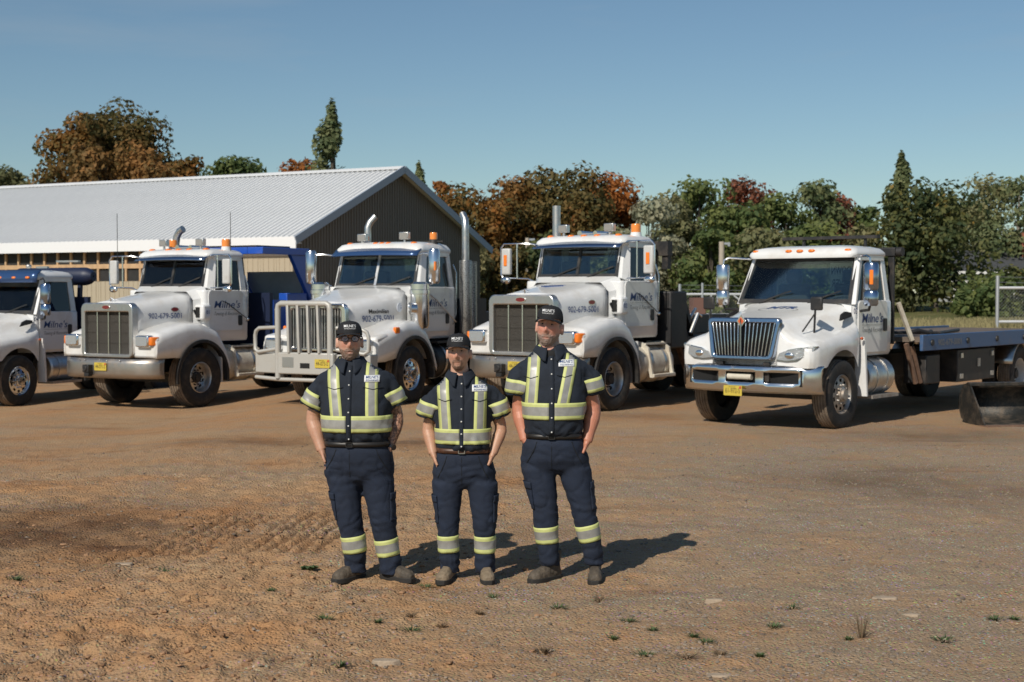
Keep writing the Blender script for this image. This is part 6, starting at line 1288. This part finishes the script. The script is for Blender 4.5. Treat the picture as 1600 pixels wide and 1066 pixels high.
person(dict(x0=562, seed=1, mid=549, label='bearded man in glasses and black cap with tattooed forearm', skin=(.56, .32, .235), hair=(.05, .035, .025), beard=('full', (.12, .075, .05), .75), belt='belt_black', glasses=True, tattoo=True, watch=True, tee=False,
    hip=[(693, 509, 609, .155, 0), (705, 507, 613, .165, 0), (730, 507, 616, .16, .01), (746, 510, 614, .14, .015), (757, 532, 594, .085, .015)],
    legs=[[(535, 748, .117, 0), (545, 812, .094, -.015), (552, 850, .084, -.005), (554, 880, .082, 0), (555, 898, .083, .005)], [(589, 748, .117, 0), (597, 812, .094, -.02), (604, 855, .084, -.005), (608, 882, .083, 0), (609, 900, .084, .005)]],
    boots=[(552, 0, -38, 'boot_leather', .17), (611, 0, 52, 'boot_leather', .17)],
    torso=[(694, 510, 608, .150, 0), (684, 505, 611, .172, -.01), (665, 503, 612, .182, -.02), (640, 503, 611, .180, -.02), (612, 503, 611, .165, -.01), (592, 500, 612, .145, 0), (579, 510, 602, .115, .01), (567, 524, 574, .085, .015), (558, 532, 566, .07, .015)],
    sleeves=[[(511, 594, .066, .01), (496, 614, .078, .02), (484, 638, .086, .03)], [(602, 594, .066, .01), (613, 614, .077, .02), (621, 634, .084, .03)]],
    arms=[(485, 655, 502, 706, .052, .036), (620, 655, 609, 703, .049, .034)], waist=(647, 673), vtape=[((522, 571), 530), ((583, 571), 584)], pockets=[(513, 540, 603), (571, 601, 603)], patch=(584, 590, .105),
    head=(547, 534), heady=-.03, hs=1.02, yaw=R(8), tilt=R(0), jaw=1.25, neck=(548, 566, .060), collar=(548, 566, .078)))
person(dict(x0=725, seed=5, mid=722, label='slim man with dark goatee and woven brown belt', skin=(.58, .335, .24), hair=(.035, .022, .015), beard=('goatee', (.05, .03, .02), .15), belt='belt_brown',
    hip=[(704, 684, 763, .120, 0), (716, 678, 769, .135, 0), (738, 675, 776, .14, .01), (753, 677, 775, .125, .015), (764, 696, 755, .08, .015)],
    legs=[[(699, 755, .114, 0), (699, 815, .083, -.02), (700, 849, .074, -.005), (702, 876, .073, 0), (702, 897, .074, .005)], [(753, 755, .114, 0), (757, 815, .083, -.02), (758, 850, .074, -.005), (758, 880, .072, 0), (758, 899, .072, .005)]],
    boots=[(701, 0, -14, 'boot_tan', .15), (759, 0, 6, 'boot_tan', .15)],
    torso=[(706, 685, 762, .118, 0), (698, 681, 766, .138, -.01), (670, 680, 767, .142, -.01), (645, 680, 768, .142, -.01), (625, 678, 769, .138, -.005), (609, 675, 771, .122, 0), (598, 686, 760, .10, .01), (588, 697, 742, .078, .015), (580, 706, 732, .062, .015)],
    sleeves=[[(685, 614, .058, .01), (673, 630, .076, .02), (666, 654, .080, .03)], [(763, 614, .058, .01), (776, 630, .076, .02), (783, 652, .080, .03)]],
    arms=[(667, 670, 676, 711, .044, .032), (784, 670, 771, 711, .044, .032)], waist=(668, 692), vtape=[((692, 593), 697), ((752, 593), 750)], pockets=[(686, 707, 622), (738, 762, 622)], patch=(750, 605, .105),
    head=(717, 552), heady=-.03, hs=.97, yaw=R(-6), tilt=R(0), jaw=.9, neck=(718, 583, .058), collar=(719, 586, .070)))
person(dict(x0=872, seed=9, mid=861, label='tall broad man with grey beard and black undershirt', skin=(.60, .31, .23), hair=(.10, .08, .065), beard=('full', (.20, .16, .13), 1.0), belt='belt_black', tee=True, armtint=(.85, .68, .58),
    hip=[(681, 822, 909, .150, 0), (694, 815, 915, .165, 0), (718, 812, 922, .16, .01), (731, 814, 922, .14, .015), (741, 836, 898, .085, .015)],
    legs=[[(841, 735, .120, 0), (852, 793, .092, -.02), (854, 835, .083, -.005), (858, 862, .078, 0), (860, 886, .074, .005)], [(898, 735, .120, 0), (911, 793, .092, -.02), (919, 832, .084, -.005), (926, 862, .076, 0), (930, 884, .070, .005)]],
    boots=[(861, 0, -48, 'boot_leather', .22), (931, 0, -4, 'boot_leather', .24)],
    torso=[(683, 823, 908, .148, 0), (674, 818, 912, .172, -.01), (650, 817, 914, .182, -.02), (620, 815, 915, .182, -.02), (595, 812, 916, .170, -.01), (573, 809, 918, .148, 0), (561, 820, 907, .115, .01), (547, 836, 886, .085, .015), (538, 842, 880, .07, .015)],
    sleeves=[[(820, 578, .068, .01), (810, 592, .086, .02), (807, 618, .088, .03)], [(908, 578, .069, .01), (921, 592, .088, .02), (926, 616, .092, .03)]],
    arms=[(811, 640, 820, 690, .055, .038), (929, 640, 918, 692, .056, .038)], waist=(627, 653), vtape=[((835, 549), 829), ((894, 549), 878)], pockets=[(818, 840, 586), (869, 893, 584)], patch=(884, 566, .110),
    head=(858, 511), heady=-.03, hs=1.06, yaw=R(-12), tilt=R(5), jaw=1.3, neck=(859, 545, .066), collar=(860, 547, .084)))
